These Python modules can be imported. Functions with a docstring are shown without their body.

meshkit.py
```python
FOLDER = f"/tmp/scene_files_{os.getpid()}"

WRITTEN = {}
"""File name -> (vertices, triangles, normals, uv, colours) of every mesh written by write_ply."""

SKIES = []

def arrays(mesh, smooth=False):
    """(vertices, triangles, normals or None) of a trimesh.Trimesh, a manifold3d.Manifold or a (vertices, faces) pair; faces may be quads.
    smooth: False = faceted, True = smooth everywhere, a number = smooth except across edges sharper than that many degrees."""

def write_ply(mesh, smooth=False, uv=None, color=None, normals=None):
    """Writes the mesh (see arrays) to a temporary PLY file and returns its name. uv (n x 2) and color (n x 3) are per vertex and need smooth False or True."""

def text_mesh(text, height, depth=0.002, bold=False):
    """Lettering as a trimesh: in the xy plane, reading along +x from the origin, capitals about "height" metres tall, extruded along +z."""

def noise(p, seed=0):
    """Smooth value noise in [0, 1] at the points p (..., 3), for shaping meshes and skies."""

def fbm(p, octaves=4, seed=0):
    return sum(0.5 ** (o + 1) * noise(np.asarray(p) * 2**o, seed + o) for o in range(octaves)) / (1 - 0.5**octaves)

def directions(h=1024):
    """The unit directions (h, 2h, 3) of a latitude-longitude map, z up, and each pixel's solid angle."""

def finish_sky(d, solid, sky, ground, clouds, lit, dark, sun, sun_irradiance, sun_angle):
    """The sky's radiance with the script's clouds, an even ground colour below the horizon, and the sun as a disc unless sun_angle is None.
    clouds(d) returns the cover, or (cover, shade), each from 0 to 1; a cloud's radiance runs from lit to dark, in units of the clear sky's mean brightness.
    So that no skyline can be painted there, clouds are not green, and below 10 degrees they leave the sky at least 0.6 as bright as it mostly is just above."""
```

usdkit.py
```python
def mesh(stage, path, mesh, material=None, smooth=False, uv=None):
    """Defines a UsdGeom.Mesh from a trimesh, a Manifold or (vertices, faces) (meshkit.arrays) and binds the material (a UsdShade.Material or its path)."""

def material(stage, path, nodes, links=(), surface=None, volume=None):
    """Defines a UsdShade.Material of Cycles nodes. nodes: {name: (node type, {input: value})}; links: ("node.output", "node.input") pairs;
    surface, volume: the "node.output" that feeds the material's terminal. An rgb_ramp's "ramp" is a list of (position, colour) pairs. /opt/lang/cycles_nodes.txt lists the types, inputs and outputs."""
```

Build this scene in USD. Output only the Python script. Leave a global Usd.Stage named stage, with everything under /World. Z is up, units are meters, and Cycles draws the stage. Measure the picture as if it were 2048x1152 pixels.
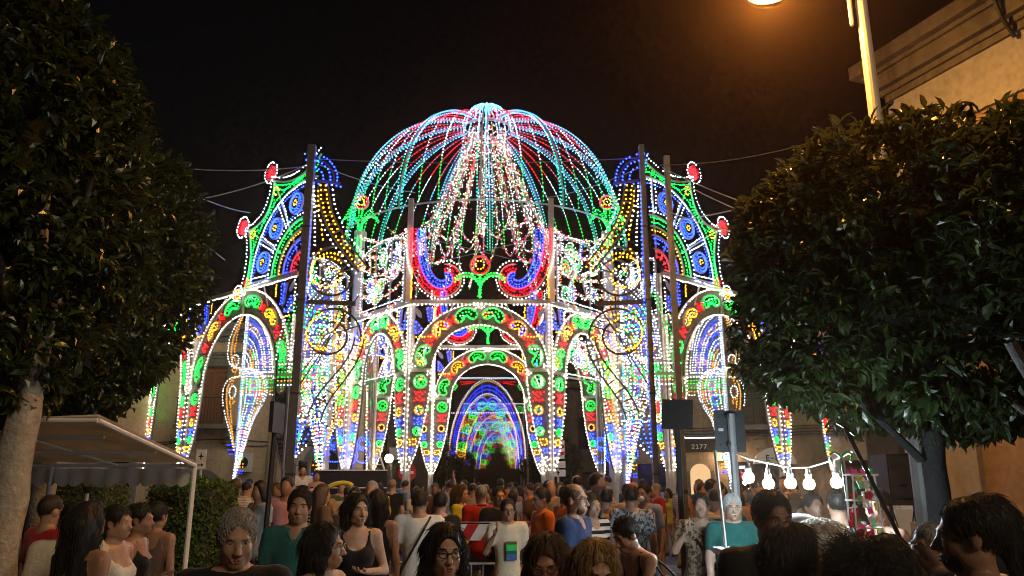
import math, random, numpy as np, trimesh, shapely, usdkit, meshkit
from shapely.geometry import Polygon, LineString, Point
from shapely.ops import unary_union
from pxr import Usd, UsdGeom, UsdLux, UsdShade, Gf, Sdf, Vt
PI = math.pi
stage = Usd.Stage.CreateInMemory()
UsdGeom.SetStageUpAxis(stage, 'Z'); UsdGeom.SetStageMetersPerUnit(stage, 1.0)
world = UsdGeom.Xform.Define(stage, '/World'); stage.SetDefaultPrim(world.GetPrim())
UsdGeom.Scope.Define(stage, '/World/Looks')
# ---------------------------------------------------------------- camera, sky, light, exposure
FOC, TILT, EYE = 1550.0, math.radians(14.1), 1.75
cam = UsdGeom.Camera.Define(stage, '/World/camera')
cam.AddTranslateOp().Set(Gf.Vec3d(0, 0, EYE)); cam.AddRotateXOp().Set(90 + math.degrees(TILT))
cam.CreateHorizontalApertureAttr(36.0); cam.CreateVerticalApertureAttr(20.25)
cam.CreateFocalLengthAttr(36.0 * FOC / 2048); cam.CreateClippingRangeAttr(Gf.Vec2f(0.1, 2000))
cam.CreateExposureAttr(0.95)
SUN_EL, SUN_AZ = math.radians(31), math.radians(142)          # faint warm light from the street behind the camera
sky_m = usdkit.material(stage, '/World/Looks/night_sky', {
    's': ('sky_texture', {'sky_type': 'single_scattering', 'sun_disc': False, 'sun_elevation': SUN_EL, 'sun_rotation': SUN_AZ}),
    'h': ('mix_color', {'blend_type': 'multiply', 'fac': 1.0, 'b': (1.0, 0.62, 0.42)}),
    'b': ('background_shader', {'strength': 0.00075})}, [('s.color', 'h.a'), ('h.result', 'b.color')], surface='b.background')
dome = UsdLux.DomeLight.Define(stage, '/World/sky'); dome.GetPrim().SetCustomDataByKey('kind', 'structure')
UsdShade.MaterialBindingAPI.Apply(dome.GetPrim()).Bind(sky_m)
sun = UsdLux.DistantLight.Define(stage, '/World/night_light'); sun.CreateNormalizeAttr(True); sun.CreateIntensityAttr(0.105); sun.CreateAngleAttr(14.0)
sun.CreateColorAttr(Gf.Vec3f(1.0, 0.76, 0.5))
_d = Gf.Vec3d(math.cos(SUN_EL) * math.sin(SUN_AZ), math.cos(SUN_EL) * math.cos(SUN_AZ), math.sin(SUN_EL))
sun.AddTransformOp().Set(Gf.Matrix4d().SetRotate(Gf.Rotation(Gf.Vec3d(0, 0, 1), _d)))
# ---------------------------------------------------------------- helpers
def W(px, py, Y):
    """world point at distance Y seen at a pixel of the photograph"""
    x, y = (px - 1024) / FOC, (576 - py) / FOC
    s = Y / (math.cos(TILT) - y * math.sin(TILT))
    return np.array([x * s, Y, EYE + s * (math.sin(TILT) + y * math.cos(TILT))])
used = {}
def numbered(path):
    n = used.get(path, -1) + 1; used[path] = n
    return path if n == 0 else '%s_%03d' % (path, n)
def tag(p, label=None, cat=None, group=None, kind=None):
    p = p.GetPrim() if hasattr(p, 'GetPrim') else p
    for k, v in (('label', label), ('category', cat), ('group', group), ('kind', kind)):
        if v: p.SetCustomDataByKey(k, v)
    return p
def pth(parent): return '/World' if parent is None else str(parent.GetPath())
def thing(name, label, cat, loc=(0, 0, 0), rz=0, group=None, scale=None):
    x = UsdGeom.Xform.Define(stage, numbered('/World/' + name)); x.AddTranslateOp().Set(Gf.Vec3d(*map(float, loc)))
    if rz: x.AddRotateZOp().Set(float(math.degrees(rz)))
    if scale: x.AddScaleOp().Set(Gf.Vec3f(scale, scale, scale))
    return tag(x.GetPrim(), label, cat, group)
def arr(m):
    if isinstance(m, (list,)): m = cat(m)
    return m
def cat(ms):
    ms = [m for m in ms if m is not None]
    vs, fs, n = [], [], 0
    for m in ms:
        v, f = (np.asarray(m.vertices), np.asarray(m.faces)) if hasattr(m, 'vertices') else m
        vs.append(v); fs.append(np.asarray(f) + n); n += len(v)
    return np.vstack(vs), np.vstack(fs)
def obj(name, mesh, mat, parent=None, label=None, kind=None, smooth=False, loc=None, base=None):
    if isinstance(mesh, list): mesh = cat(mesh)
    if hasattr(mesh, 'vertices'): mesh = (np.asarray(mesh.vertices), np.asarray(mesh.faces))
    if base is not None: mesh = (np.asarray(mesh[0]) - np.asarray(base), mesh[1])
    m = usdkit.mesh(stage, numbered(pth(parent) + '/' + name), mesh, M(mat) if isinstance(mat, str) else mat, smooth=smooth)
    if loc is not None: m.AddTranslateOp().Set(Gf.Vec3d(*map(float, loc)))
    return tag(m.GetPrim(), label, None, None, kind)
def struct(name, mesh, mat, parent=None, **k):
    return obj(name, mesh, mat, parent, kind='structure' if parent is None else None, **k)
def box(x0, x1, y0, y1, z0, z1):
    v = np.array([[x, y, z] for x in (x0, x1) for y in (y0, y1) for z in (z0, z1)], float)
    f = np.array([[0, 1, 3], [0, 3, 2], [4, 6, 7], [4, 7, 5], [0, 4, 5], [0, 5, 1], [2, 3, 7], [2, 7, 6], [0, 2, 6], [0, 6, 4], [1, 5, 7], [1, 7, 3]])
    return v, f
def moved(m, R=None, t=(0, 0, 0)):
    v, f = (np.asarray(m.vertices), np.asarray(m.faces)) if hasattr(m, 'vertices') else m
    v = np.asarray(v, float)
    if R is not None: v = v @ np.asarray(R).T
    return v + np.asarray(t, float), f
def rotz(a): c, s = math.cos(a), math.sin(a); return np.array([[c, -s, 0], [s, c, 0], [0, 0, 1]])
def rotx(a): c, s = math.cos(a), math.sin(a); return np.array([[1, 0, 0], [0, c, -s], [0, s, c]])
def roty(a): c, s = math.cos(a), math.sin(a); return np.array([[c, 0, s], [0, 1, 0], [-s, 0, c]])
def tube(pts, r, n=6, caps=True):
    """round bar along points; r one radius or one per point"""
    P = np.asarray(pts, float); k = len(P); r = np.full(k, r) if np.ndim(r) == 0 else np.asarray(r, float)
    T = np.gradient(P, axis=0); T /= np.linalg.norm(T, axis=1, keepdims=True) + 1e-12
    ref = np.array([0, 0, 1.0]) if abs(T[0][2]) < .9 else np.array([1.0, 0, 0])
    A = np.cross(T, ref); A /= np.linalg.norm(A, axis=1, keepdims=True) + 1e-12
    B = np.cross(T, A); th = np.arange(n) * 2 * PI / n
    V = (P[:, None] + r[:, None, None] * (A[:, None] * np.cos(th)[None, :, None] + B[:, None] * np.sin(th)[None, :, None])).reshape(-1, 3)
    i = np.arange(k - 1)[:, None] * n; j = np.arange(n)[None]; j2 = (j + 1) % n
    a, b, c, d = (i + j).ravel(), (i + j2).ravel(), (i + n + j2).ravel(), (i + n + j).ravel()
    F = np.vstack([np.stack([a, b, c], 1), np.stack([a, c, d], 1)])
    if caps:
        F = np.vstack([F] + [[[0, q + 1, q]] for q in range(1, n - 1)] + [[[(k - 1) * n, (k - 1) * n + q, (k - 1) * n + q + 1]] for q in range(1, n - 1)])
    return V, F[:, ::-1]
def lathe(prof, n=12, c=(0, 0, 0)):
    prof = np.asarray(prof, float); th = np.arange(n) * 2 * PI / n; k = len(prof)
    V = np.stack([prof[:, None, 0] * np.cos(th), prof[:, None, 0] * np.sin(th), np.repeat(prof[:, 1:2], n, 1)], -1).reshape(-1, 3) + np.asarray(c)
    i = np.arange(k - 1)[:, None] * n; j = np.arange(n)[None]; j2 = (j + 1) % n
    a, b, cc, d = (i + j).ravel(), (i + j2).ravel(), (i + n + j2).ravel(), (i + n + j).ravel()
    return V, np.vstack([np.stack([a, b, cc], 1), np.stack([a, cc, d], 1)])
def extrude(poly, h):
    polys = [g for g in getattr(poly, 'geoms', [poly]) if g.geom_type == 'Polygon' and g.area > 1e-5]
    return cat([trimesh.creation.extrude_polygon(g, h, engine='earcut') for g in polys])
def bez(*p, n=16):
    p = np.asarray(p, float); t = np.linspace(0, 1, n)[:, None]
    while p.ndim == 2 and len(p) > 1 or p.ndim == 3 and p.shape[0] > 1:
        if p.ndim == 2: p = p[:, None, :].repeat(n, 1)
        p = p[:-1] * (1 - t) + p[1:] * t
    return p[0]
def resample(pts, step, closed=False):
    P = np.asarray(pts, float)
    if closed: P = np.vstack([P, P[:1]])
    L = np.concatenate([[0], np.cumsum(np.linalg.norm(np.diff(P, axis=0), axis=1))])
    n = max(1, int(round(L[-1] / step))); s = np.linspace(0, L[-1], n + 1)
    if closed: s = s[:-1]
    return np.stack([np.interp(s, L, P[:, k]) for k in range(P.shape[1])], 1)
# ---------------------------------------------------------------- materials
mats = {}
def mk(name, nodes, links, surface): mats[name] = usdkit.material(stage, '/World/Looks/' + name, nodes, links, surface=surface); return mats[name]
def plain(name, col, rough=.6, metal=0.0, var=.25, scale=6.0, bump=0.0, spec=.5, fine=40.0, **kw):
    """colour with two scales of mottling and a little relief"""
    c = np.asarray(col, float)
    nodes = {'t': ('texture_coordinate', {}), 'n': ('noise_texture', {'scale': scale, 'detail': 6.0, 'roughness': .65}),
             'r': ('rgb_ramp', {'ramp': [(.25, c * (1 - var)), (.75, np.minimum(c * (1 + var), 1))]}),
             'p': ('principled_bsdf', {'roughness': rough, 'metallic': metal, 'specular_ior_level': spec, **kw})}
    links = [('t.object', 'n.vector'), ('n.fac', 'r.fac'), ('r.color', 'p.base_color')]
    if bump:
        nodes['m'] = ('noise_texture', {'scale': fine, 'detail': 4.0}); nodes['b'] = ('bump', {'strength': bump, 'distance': .02})
        links += [('t.object', 'm.vector'), ('m.fac', 'b.height'), ('b.normal', 'p.normal')]
    return mk(name, nodes, links, 'p.BSDF')
def glow(name, col, strength): return mk(name, {'e': ('emission', {'color': col, 'strength': strength})}, [], 'e.emission')
PAL = {}
def M(name):
    if name not in mats:
        if name.startswith('cloth_') or name.startswith('skin_') or name.startswith('hair_'):
            kind, key = name.split('_', 1); c = np.asarray(PAL[name])
            if kind == 'cloth': plain(name, c, .85, var=.18, scale=9, bump=.25, fine=55, spec=.2, sheen_weight=.1)
            elif kind == 'skin': plain(name, c, .46, var=.22, scale=22, spec=.4, bump=.12, fine=160)
            else:
                mk(name, {'t': ('texture_coordinate', {}), 'mp': ('mapping', {'scale': (1, 1, .1)}), 'n': ('noise_texture', {'scale': 130.0, 'detail': 4.0, 'distortion': .3}), 'r': ('rgb_ramp', {'ramp': [(.3, c * .45), (.7, c * 1.5)]}), 'b': ('bump', {'strength': .7, 'distance': .008}), 'p': ('principled_bsdf', {'roughness': .5, 'specular_ior_level': .4})},
                   [('t.object', 'mp.vector'), ('mp.vector', 'n.vector'), ('n.fac', 'r.fac'), ('n.fac', 'b.height'), ('b.normal', 'p.normal'), ('r.color', 'p.base_color')], 'p.BSDF')
    return mats[name]
EM = {'warm': ((1, .85, .62), 10.5), 'white': ((.74, .86, 1), 8.5), 'green': ((.0, 1, .045), 7.0), 'red': ((1, .0015, .006), 8.0), 'blue': ((.006, .024, 1), 16.0),
      'yellow': ((1, .31, .003), 7.4), 'ice': ((.09, .46, 1), 6.4), 'teal': ((.012, .76, .45), 4.4), 'pink': ((1, .1, .22), 5.0)}
for k, (c, s) in EM.items(): glow('bulb_' + k, c, s); glow('mini_' + k, c, s * .32); glow('far_' + k, c, s * .17); glow('mid_' + k, c, s * .45)
plain('bulb_off', (.35, .34, .3), .15, var=.1)
plain('white_paint', (.3, .295, .285), .55, var=.12, scale=5, bump=.1)
plain('white_board', (.115, .112, .11), .6, var=.12, scale=7)
plain('tower_metal', (.1, .108, .12), .5, metal=.2, var=.25, scale=8)
plain('pole_metal', (.5, .5, .5), .4, metal=.3, var=.15, scale=9)
plain('grey_wood', (.20, .19, .18), .7, var=.3, scale=12, bump=.3)
plain('iron', (.045, .043, .042), .6, metal=.3, var=.3, scale=20)
plain('wire', (.22, .22, .22), .5, metal=.6)
plain('dark_metal', (.05, .055, .06), .45, metal=.5, var=.2)
# ---------------------------------------------------------------- festival light panels
_th = np.arange(5) * 2 * PI / 5
BULB = (np.vstack([np.stack([np.cos(_th) * .72, np.sin(_th) * .72, np.full(5, -.4)], 1), np.stack([np.cos(_th), np.sin(_th), np.full(5, .35)], 1), [[0, 0, 1.25]]]),
        np.array([[i, (i + 1) % 5, 5 + (i + 1) % 5] for i in range(5)] + [[i, 5 + (i + 1) % 5, 5 + i] for i in range(5)] + [[5 + i, 5 + (i + 1) % 5, 10] for i in range(5)]))
def bulbs(P, D, r):
    """small lamps at P pointing along D"""
    P, D = np.asarray(P, float), np.asarray(D, float); D = D / (np.linalg.norm(D, axis=1, keepdims=True) + 1e-9)
    ref = np.where(np.abs(D[:, 2:]) < .9, [[0, 0, 1.0]], [[1.0, 0, 0]]); A = np.cross(D, ref); A /= np.linalg.norm(A, axis=1, keepdims=True); B = np.cross(D, A)
    bv, bf = BULB; r = np.broadcast_to(np.asarray(r, float), (len(P),))
    V = P[:, None] + r[:, None, None] * (bv[None, :, :1] * A[:, None] + bv[None, :, 1:2] * B[:, None] + bv[None, :, 2:] * D[:, None])
    return V.reshape(-1, 3), (bf[None] + (np.arange(len(P)) * len(bv))[:, None, None]).reshape(-1, 3)
class Panel:
    """a flat light panel: O its foot on the ground, U along it, N towards those who look at it"""
    def __init__(s, root, A, B, flip=False, R=.0205):
        A, B = np.asarray(A, float), np.asarray(B, float); s.L = np.linalg.norm(B - A); s.U = np.append((B - A) / s.L, 0); s.O = np.append((A + B) / 2, 0)
        s.N = np.array([s.U[1], -s.U[0], 0]) * (-1 if flip else 1); s.root = root; s.R = R; s.b = {}; s.frames = {}; s.pre = 'bulb_'; s.rng = random.Random(len(used))
    def pt(s, uv, w=0): uv = np.asarray(uv, float); return s.O + uv[:, :1] * s.U + uv[:, 1:2] * np.array([0, 0, 1.0]) + w * s.N
    def lamps(s, uv, col, step=None, closed=False, w=.05, store=None):
        uv = np.asarray(uv, float)
        if step: uv = resample(uv, step, closed)
        (s.b if store is None else store).setdefault(col, []).append(s.pt(uv, w))
    def ribbon(s, uv, width=.036, depth=.04, closed=False, w=0.0):
        P = np.asarray(uv, float); n = len(P)
        T = (np.roll(P, -1, 0) - np.roll(P, 1, 0)) if closed else np.gradient(P, axis=0)
        T /= np.linalg.norm(T, axis=1, keepdims=True) + 1e-9; Q = np.stack([-T[:, 1], T[:, 0]], 1) * width / 2
        V = np.vstack([s.pt(P - Q, w - depth / 2), s.pt(P + Q, w - depth / 2), s.pt(P + Q, w + depth / 2), s.pt(P - Q, w + depth / 2)])
        i = np.arange(n if closed else n - 1); j = (i + 1) % n; F = []
        for a, b in ((0, 1), (1, 2), (2, 3), (3, 0)): F += [np.stack([a * n + i, b * n + i, b * n + j], 1), np.stack([a * n + i, b * n + j, a * n + j], 1)]
        if not closed: F += [np.array([[0, n, 2 * n], [0, 2 * n, 3 * n], [n - 1, 3 * n - 1, 2 * n - 1], [n - 1, 4 * n - 1, 3 * n - 1]])]
        return V, np.vstack(F)
    def frame(s, uv, name='frame', **k): s.frames.setdefault(name, []).append(s.ribbon(uv, **k))
    def plate(s, poly, depth=.02, w=-.03):
        v, f = extrude(poly, depth); return s.pt(v[:, :2], 0) + (v[:, 2:] + w) * s.N, f
    def emit(s, store, parent, name='bulbs'):
        for col, ps in store.items():
            P = np.vstack(ps); g_ = np.random.default_rng(len(P)); P = P[g_.random(len(P)) > .025] if len(P) > 40 else P; P = P + g_.normal(size=P.shape) * .006; obj(name if len(store) == 1 else col.replace('ice', 'pale_blue') + '_' + name, bulbs(P, np.repeat(s.N[None], len(P), 0), s.R), ('bulb_' if col == 'off' else s.pre) + col, parent, kind='stuff')
    def medallion(s, outline, col, inner=None, step=.085, fill=False, label=None, centre=None, name='medallion'):
        """a framed motif with its own lamps: ring of lamps and, within it, a second ring or a filled field"""
        o = np.asarray(outline, float); c = o.mean(0) if centre is None else np.asarray(centre)
        st = {}
        if fill:
            part = obj(name, s.plate(Polygon(o)), 'white_board', s.root, label=label)
            for d in np.arange(.03, 1, step * 1.12):
                g = Polygon(o).buffer(-d)
                if g.area < .0004: break
                for e in getattr(g, 'geoms', [g]):
                    q = np.array(e.exterior.coords)[:-1]
                    if e.area > .0004: s.lamps(q, col, step, True, store=st)
            if not st: s.lamps(o.mean(0)[None], col, store=st)
        else:
            part = obj(name, s.ribbon(o, width=.05, depth=.05, closed=True), 'white_paint', s.root, label=label)
            s.lamps(c + (o - c) * .86, col, step, True, store=st)
            if inner: s.lamps(c + (o - c) * .45, inner, step, True, store=st)
        s.emit(st, part)
        return o
    def close(s):
        for n, ms in s.frames.items(): obj(n, ms, 'iron' if 'iron' in n else 'white_paint', s.root)
        s.emit(s.b, s.root)
def bean(c, ang, L, Wd, bend=.12, n=30):
    t = np.arange(n) * 2 * PI / n; x = L / 2 * np.cos(t); y = Wd / 2 * np.sin(t); q = 2 * x / L
    y = np.where(y < 0, y * (1 - .95 * np.exp(-(q * 3.0) ** 2)), y) - bend * Wd * (q * q - .4)
    a = math.radians(ang); return np.stack([c[0] + x * math.cos(a) - y * math.sin(a), c[1] + x * math.sin(a) + y * math.cos(a)], 1)
def ring(c, r, n=16, ry=None): t = np.arange(n) * 2 * PI / n; return np.stack([c[0] + r * np.cos(t), c[1] + (ry or r) * np.sin(t)], 1)
def bowtie(c, ang, w, h):
    p = np.array([(-w / 2, -h / 2), (-w * .1, 0), (-w / 2, h / 2), (w / 2, h / 2), (w * .1, 0), (w / 2, -h / 2)]); p = p[[0, 1, 2, 3, 4, 5]]
    a = math.radians(ang); return np.stack([c[0] + p[:, 0] * math.cos(a) - p[:, 1] * math.sin(a), c[1] + p[:, 0] * math.sin(a) + p[:, 1] * math.cos(a)], 1)
def arc(c, rx, ry, a0, a1, n=40): t = np.radians(np.linspace(a0, a1, n)); return np.stack([c[0] + rx * np.cos(t), c[1] + ry * np.sin(t)], 1)
def gate(label, A, B, top=7.0, imp=4.95, tip=2.1, band=.68, group='gates of the festival lights', flip=False, posts=True, rise=None, dead=None, outer_post=True, name='light_gate', det=.88, group_ok=True):
    root = thing(name, label, 'light arch', (0, 0, 0), group=group)
    p = Panel(root, A, B, flip); a = p.L / 2; ro = rise or top - imp - .06; sw = band; st = .105 / det
    p.b = {}; dk = lambda side, c: 'off' if dead == side else c
    c0 = (0, imp); ao, ai, bi = a - .05, a - band, ro - band * .94
    mid = lambda phi, f=.5: (math.sin(math.radians(phi)) * (ai + (ao - ai) * f), imp + math.cos(math.radians(phi)) * (bi + (ro - bi) * f))
    outer, inner = arc(c0, ao, ro, 0, 180, 44), arc(c0, ai, bi, 0, 180, 40)
    holes = []; k = a / 2.05; kr = min(ro / 2.05, 1.35)
    for sgn in (-1, 1):
        sd = 'left' if sgn < 0 else 'right'
        for phi, kind, col, L, Wd in ((14, 'bean', 'green', .72 * k, .44), (29, 'bow', 'red', .2, .44), (43, 'bean', 'yellow', .62 * kr, .4), (58, 'bow', 'red', .2, .44), (75, 'bean', 'green', .72 * kr, .42)):
            c = mid(phi * sgn); tang = -phi * sgn * (.93 if ro > a else 1)
            if kind == 'bean':
                o = p.medallion(bean(c, tang, L, Wd), col, col, .085 / det, label=col + ' kidney-shaped medallion of the arch'); holes.append(Polygon(o).buffer(.01))
            else: p.medallion(bowtie(c, tang + 90, Wd, L * 1.5), col, fill=True, step=.09 / det, label='red bow-tie field of the arch')
        # pillar below the impost
        uo, ui = sgn * (a - .03), sgn * (a - band)
        H = imp - tip
        edge = np.array([(ui, imp), (ui + sgn * .02, imp - .25 * H), (ui + sgn * .14, imp - .58 * H), (ui + sgn * .3, imp - .8 * H), (uo - sgn * .04, tip)])
        edge = bez(*edge, n=24) * .5 + resample(edge, 1, False)[:1] * 0 + bez(edge[0], edge[1], edge[3], edge[4], n=24) * .5
        pil = Polygon(np.vstack([[(uo, imp - .06)], [(uo, tip)], edge[::-1]])).buffer(0)
        cx = lambda f: sgn * (a - .04 - (band - .06) * f)
        hol = []
        def rost(f, v, r, c1, c2):
            o = p.medallion(ring((cx(f), v), r, 14), dk(sd, c1), dk(sd, c2), .08 / det, label=c1 + ' round medallion of the pillar'); hol.append(Polygon(o))
        rost(.5, imp - .1 * H - .06, .2, 'green', 'green'); rost(.48, imp - .41 * H, .13, 'yellow', None); rost(.42, imp - .62 * H, .12, 'green', 'green')
        for v, c1, w_, h_ in ((imp - .27 * H, 'red', .5, .3), (imp - .52 * H, 'blue', .46, .24)):
            p.medallion(bowtie((cx(.5), v), 0, w_, h_), dk(sd, c1), fill=True, step=.085 / det, label=c1 + ' hourglass field of the pillar')
        for v0, v1, c1 in ((imp - .69 * H, imp - .765 * H, 'yellow'), (imp - .785 * H, imp - .845 * H, 'blue'), (imp - .86 * H, imp - .97 * H, 'warm')):
            q = pil.buffer(-.05).intersection(shapely.box(-9, v1, 9, v0))
            if q.area > .004 and q.geom_type == 'Polygon': p.medallion(np.array(q.exterior.coords)[:-1], dk(sd, c1), fill=True, step=.075 / det, label={'warm': 'white'}.get(c1, c1) + ' field at the foot of the pillar')
        obj('pillar_board', p.plate(pil.difference(unary_union(hol).buffer(-.02)), w=-.055), 'white_board', root)
        p.lamps(edge, dk(sd, 'warm'), st); p.lamps([(uo, imp - .1), (uo, tip)], dk(sd, 'warm'), st * 1.3)
        p.frame(edge); p.frame([(ui, imp), (uo, imp)], width=.1)
        for q in ((ui + sgn * .08, imp - .1), (uo - sgn * .12, imp + .12)): p.lamps(ring(q, .05, 3), dk(sd, 'warm'))
        # spandrel
        kk = min(k, 1.15); sp0 = Polygon(np.vstack([outer, [(-ao, imp - 1), (ao, imp - 1)]])).buffer(.07)
        for tri in ([(.1, .5), (.1, .98), (.5, .98), (.36, .8)], [(.42, .16), (.64, .16), (.64, .8), (.52, .72)]):
            sp = Polygon([(uo - sgn * x * kk, top - y * kk) for x, y in tri]).buffer(0).difference(sp0)
            for g in getattr(sp, 'geoms', [sp]):
                if g.area > .03: p.medallion(np.array(g.exterior.coords)[:-1], 'blue', fill=True, step=.1 / det, label='blue corner field above the arch')
        lf = bez((uo - sgn * .1 * kk, top - .16), (uo - sgn * .1 * kk, top - .42), (uo - sgn * .3 * kk, top - .5), n=8); lf2 = bez((uo - sgn * .3 * kk, top - .5), (uo - sgn * .36 * kk, top - .3), (uo - sgn * .1 * kk, top - .16), n=8)
        lp_ = Polygon(np.vstack([lf, lf2[1:-1]])).buffer(0).difference(sp0)
        if lp_.area > .01: obj('leaf_plate', p.plate(lp_, w=-.02), 'white_paint', root)
        vv = np.linspace(.12, .8, 6)
        p.lamps([(uo - sgn * (.68 * k + .02), top - .14 - q * .5) for q in vv], 'yellow'); p.lamps([(uo - sgn * (.1 + q * .9), top - 1.02 * min(k, 1.2) - .04) for q in vv * .7], 'yellow')
        p.frame(np.array([(uo - sgn * 1.25 * k, top - .05), (uo - sgn * 1.02 * k, imp + ro * .76)]), width=.03)
        if posts:
            P0 = p.pt(np.array([[sgn * (a + .02), 0]]), -.12)[0]
            obj('post', tube([P0, P0 + [0, 0, top + .02]], .075, 8), 'pole_metal', root)
            p.lamps([(sgn * (a - .01), imp + .1), (sgn * (a - .01), top - .1)], 'warm', st)
    bandp = Polygon(np.vstack([outer, inner[::-1]])).buffer(0)
    obj('arch_board', p.plate(bandp.difference(unary_union(holes)), w=-.055), 'white_board', root)
    p.lamps(outer * [1, 1] + [0, 0], 'warm', st); p.lamps(arc(c0, ai - .02, bi - .02, 0, 180), 'warm', st * .95)
    p.frame(outer); p.frame(inner); p.frame([(0, top), (0, imp + bi)], width=.09, depth=.07)
    p.frame([(-a - .02, top), (a + .02, top)], width=.12, depth=.1, w=.0); p.lamps([(-a, top - .1), (a, top - .1)], 'warm', st)
    for sgn in (-1, 1): p.lamps(ring((sgn * .09, imp + ro - .1), .05, 3), 'warm')
    p.close()
    return root, p
def motif(name, label, cat_, A, B, flip=False, group=None):
    root = thing(name, label, cat_, group=group); return root, Panel(root, A, B, flip)
AX = -.96                                                       # the axis of symmetry of the whole display
mir = lambda q, s: (AX + s * q[0], q[1])
F = gate('front arch of the domed pavilion, red horned scrolls standing on its beam', mir((-2.07, 22.6), 1), mir((2.07, 22.6), 1))
gate('square-topped arch at the back of the pavilion, framed inside the front arch', mir((-2.12, 30.5), 1), mir((2.12, 30.5), 1))
SIDE = {1: 'right', -1: 'left'}
for s in (-1, 1):
    o = (lambda a, b: (a, b)) if s > 0 else (lambda a, b: (b, a))
    w = SIDE[s]
    gate('slanted pavilion arch joining the front arch to the %s blue-footed column' % w, *o(mir((2.12, 22.7), s), mir((4.25, 25.3), s)), imp=4.9)
    gate('%s side arch of the pavilion, seen slantwise under the dome' % w, *o(mir((4.3, 25.5), s), mir((4.3, 29.2), s)), flip=(s > 0) ^ (s > 0))
    gate('narrow arch between the %s fan-topped arch and the pavilion column' % w, *o(mir((4.4, 25.2), s), mir((5.45, 22.6), s))[::-1] if False else o(mir((4.4, 25.2), s), mir((5.4, 22.6), s)), flip=False, top=6.6, imp=4.6)
    gate('tall %s arch with the green spiked fan on its beam' % w, *o(mir((5.48, 22.5), s), mir((9.99, 26.4), s)), top=7.85, imp=4.78, band=.85, dead='right' if s < 0 else None)
    gate('outermost %s arch, half hidden behind the clipped tree' % w, *o(mir((10.1, 26.5), s), mir((13.4, 31.0), s)), top=7.85, imp=4.78, band=.85)
    gate('%s rear arch of the pavilion, beyond the dome curtain' % w, *o(mir((2.15, 30.4), s), mir((4.25, 29.3), s)), imp=4.9)
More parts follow.
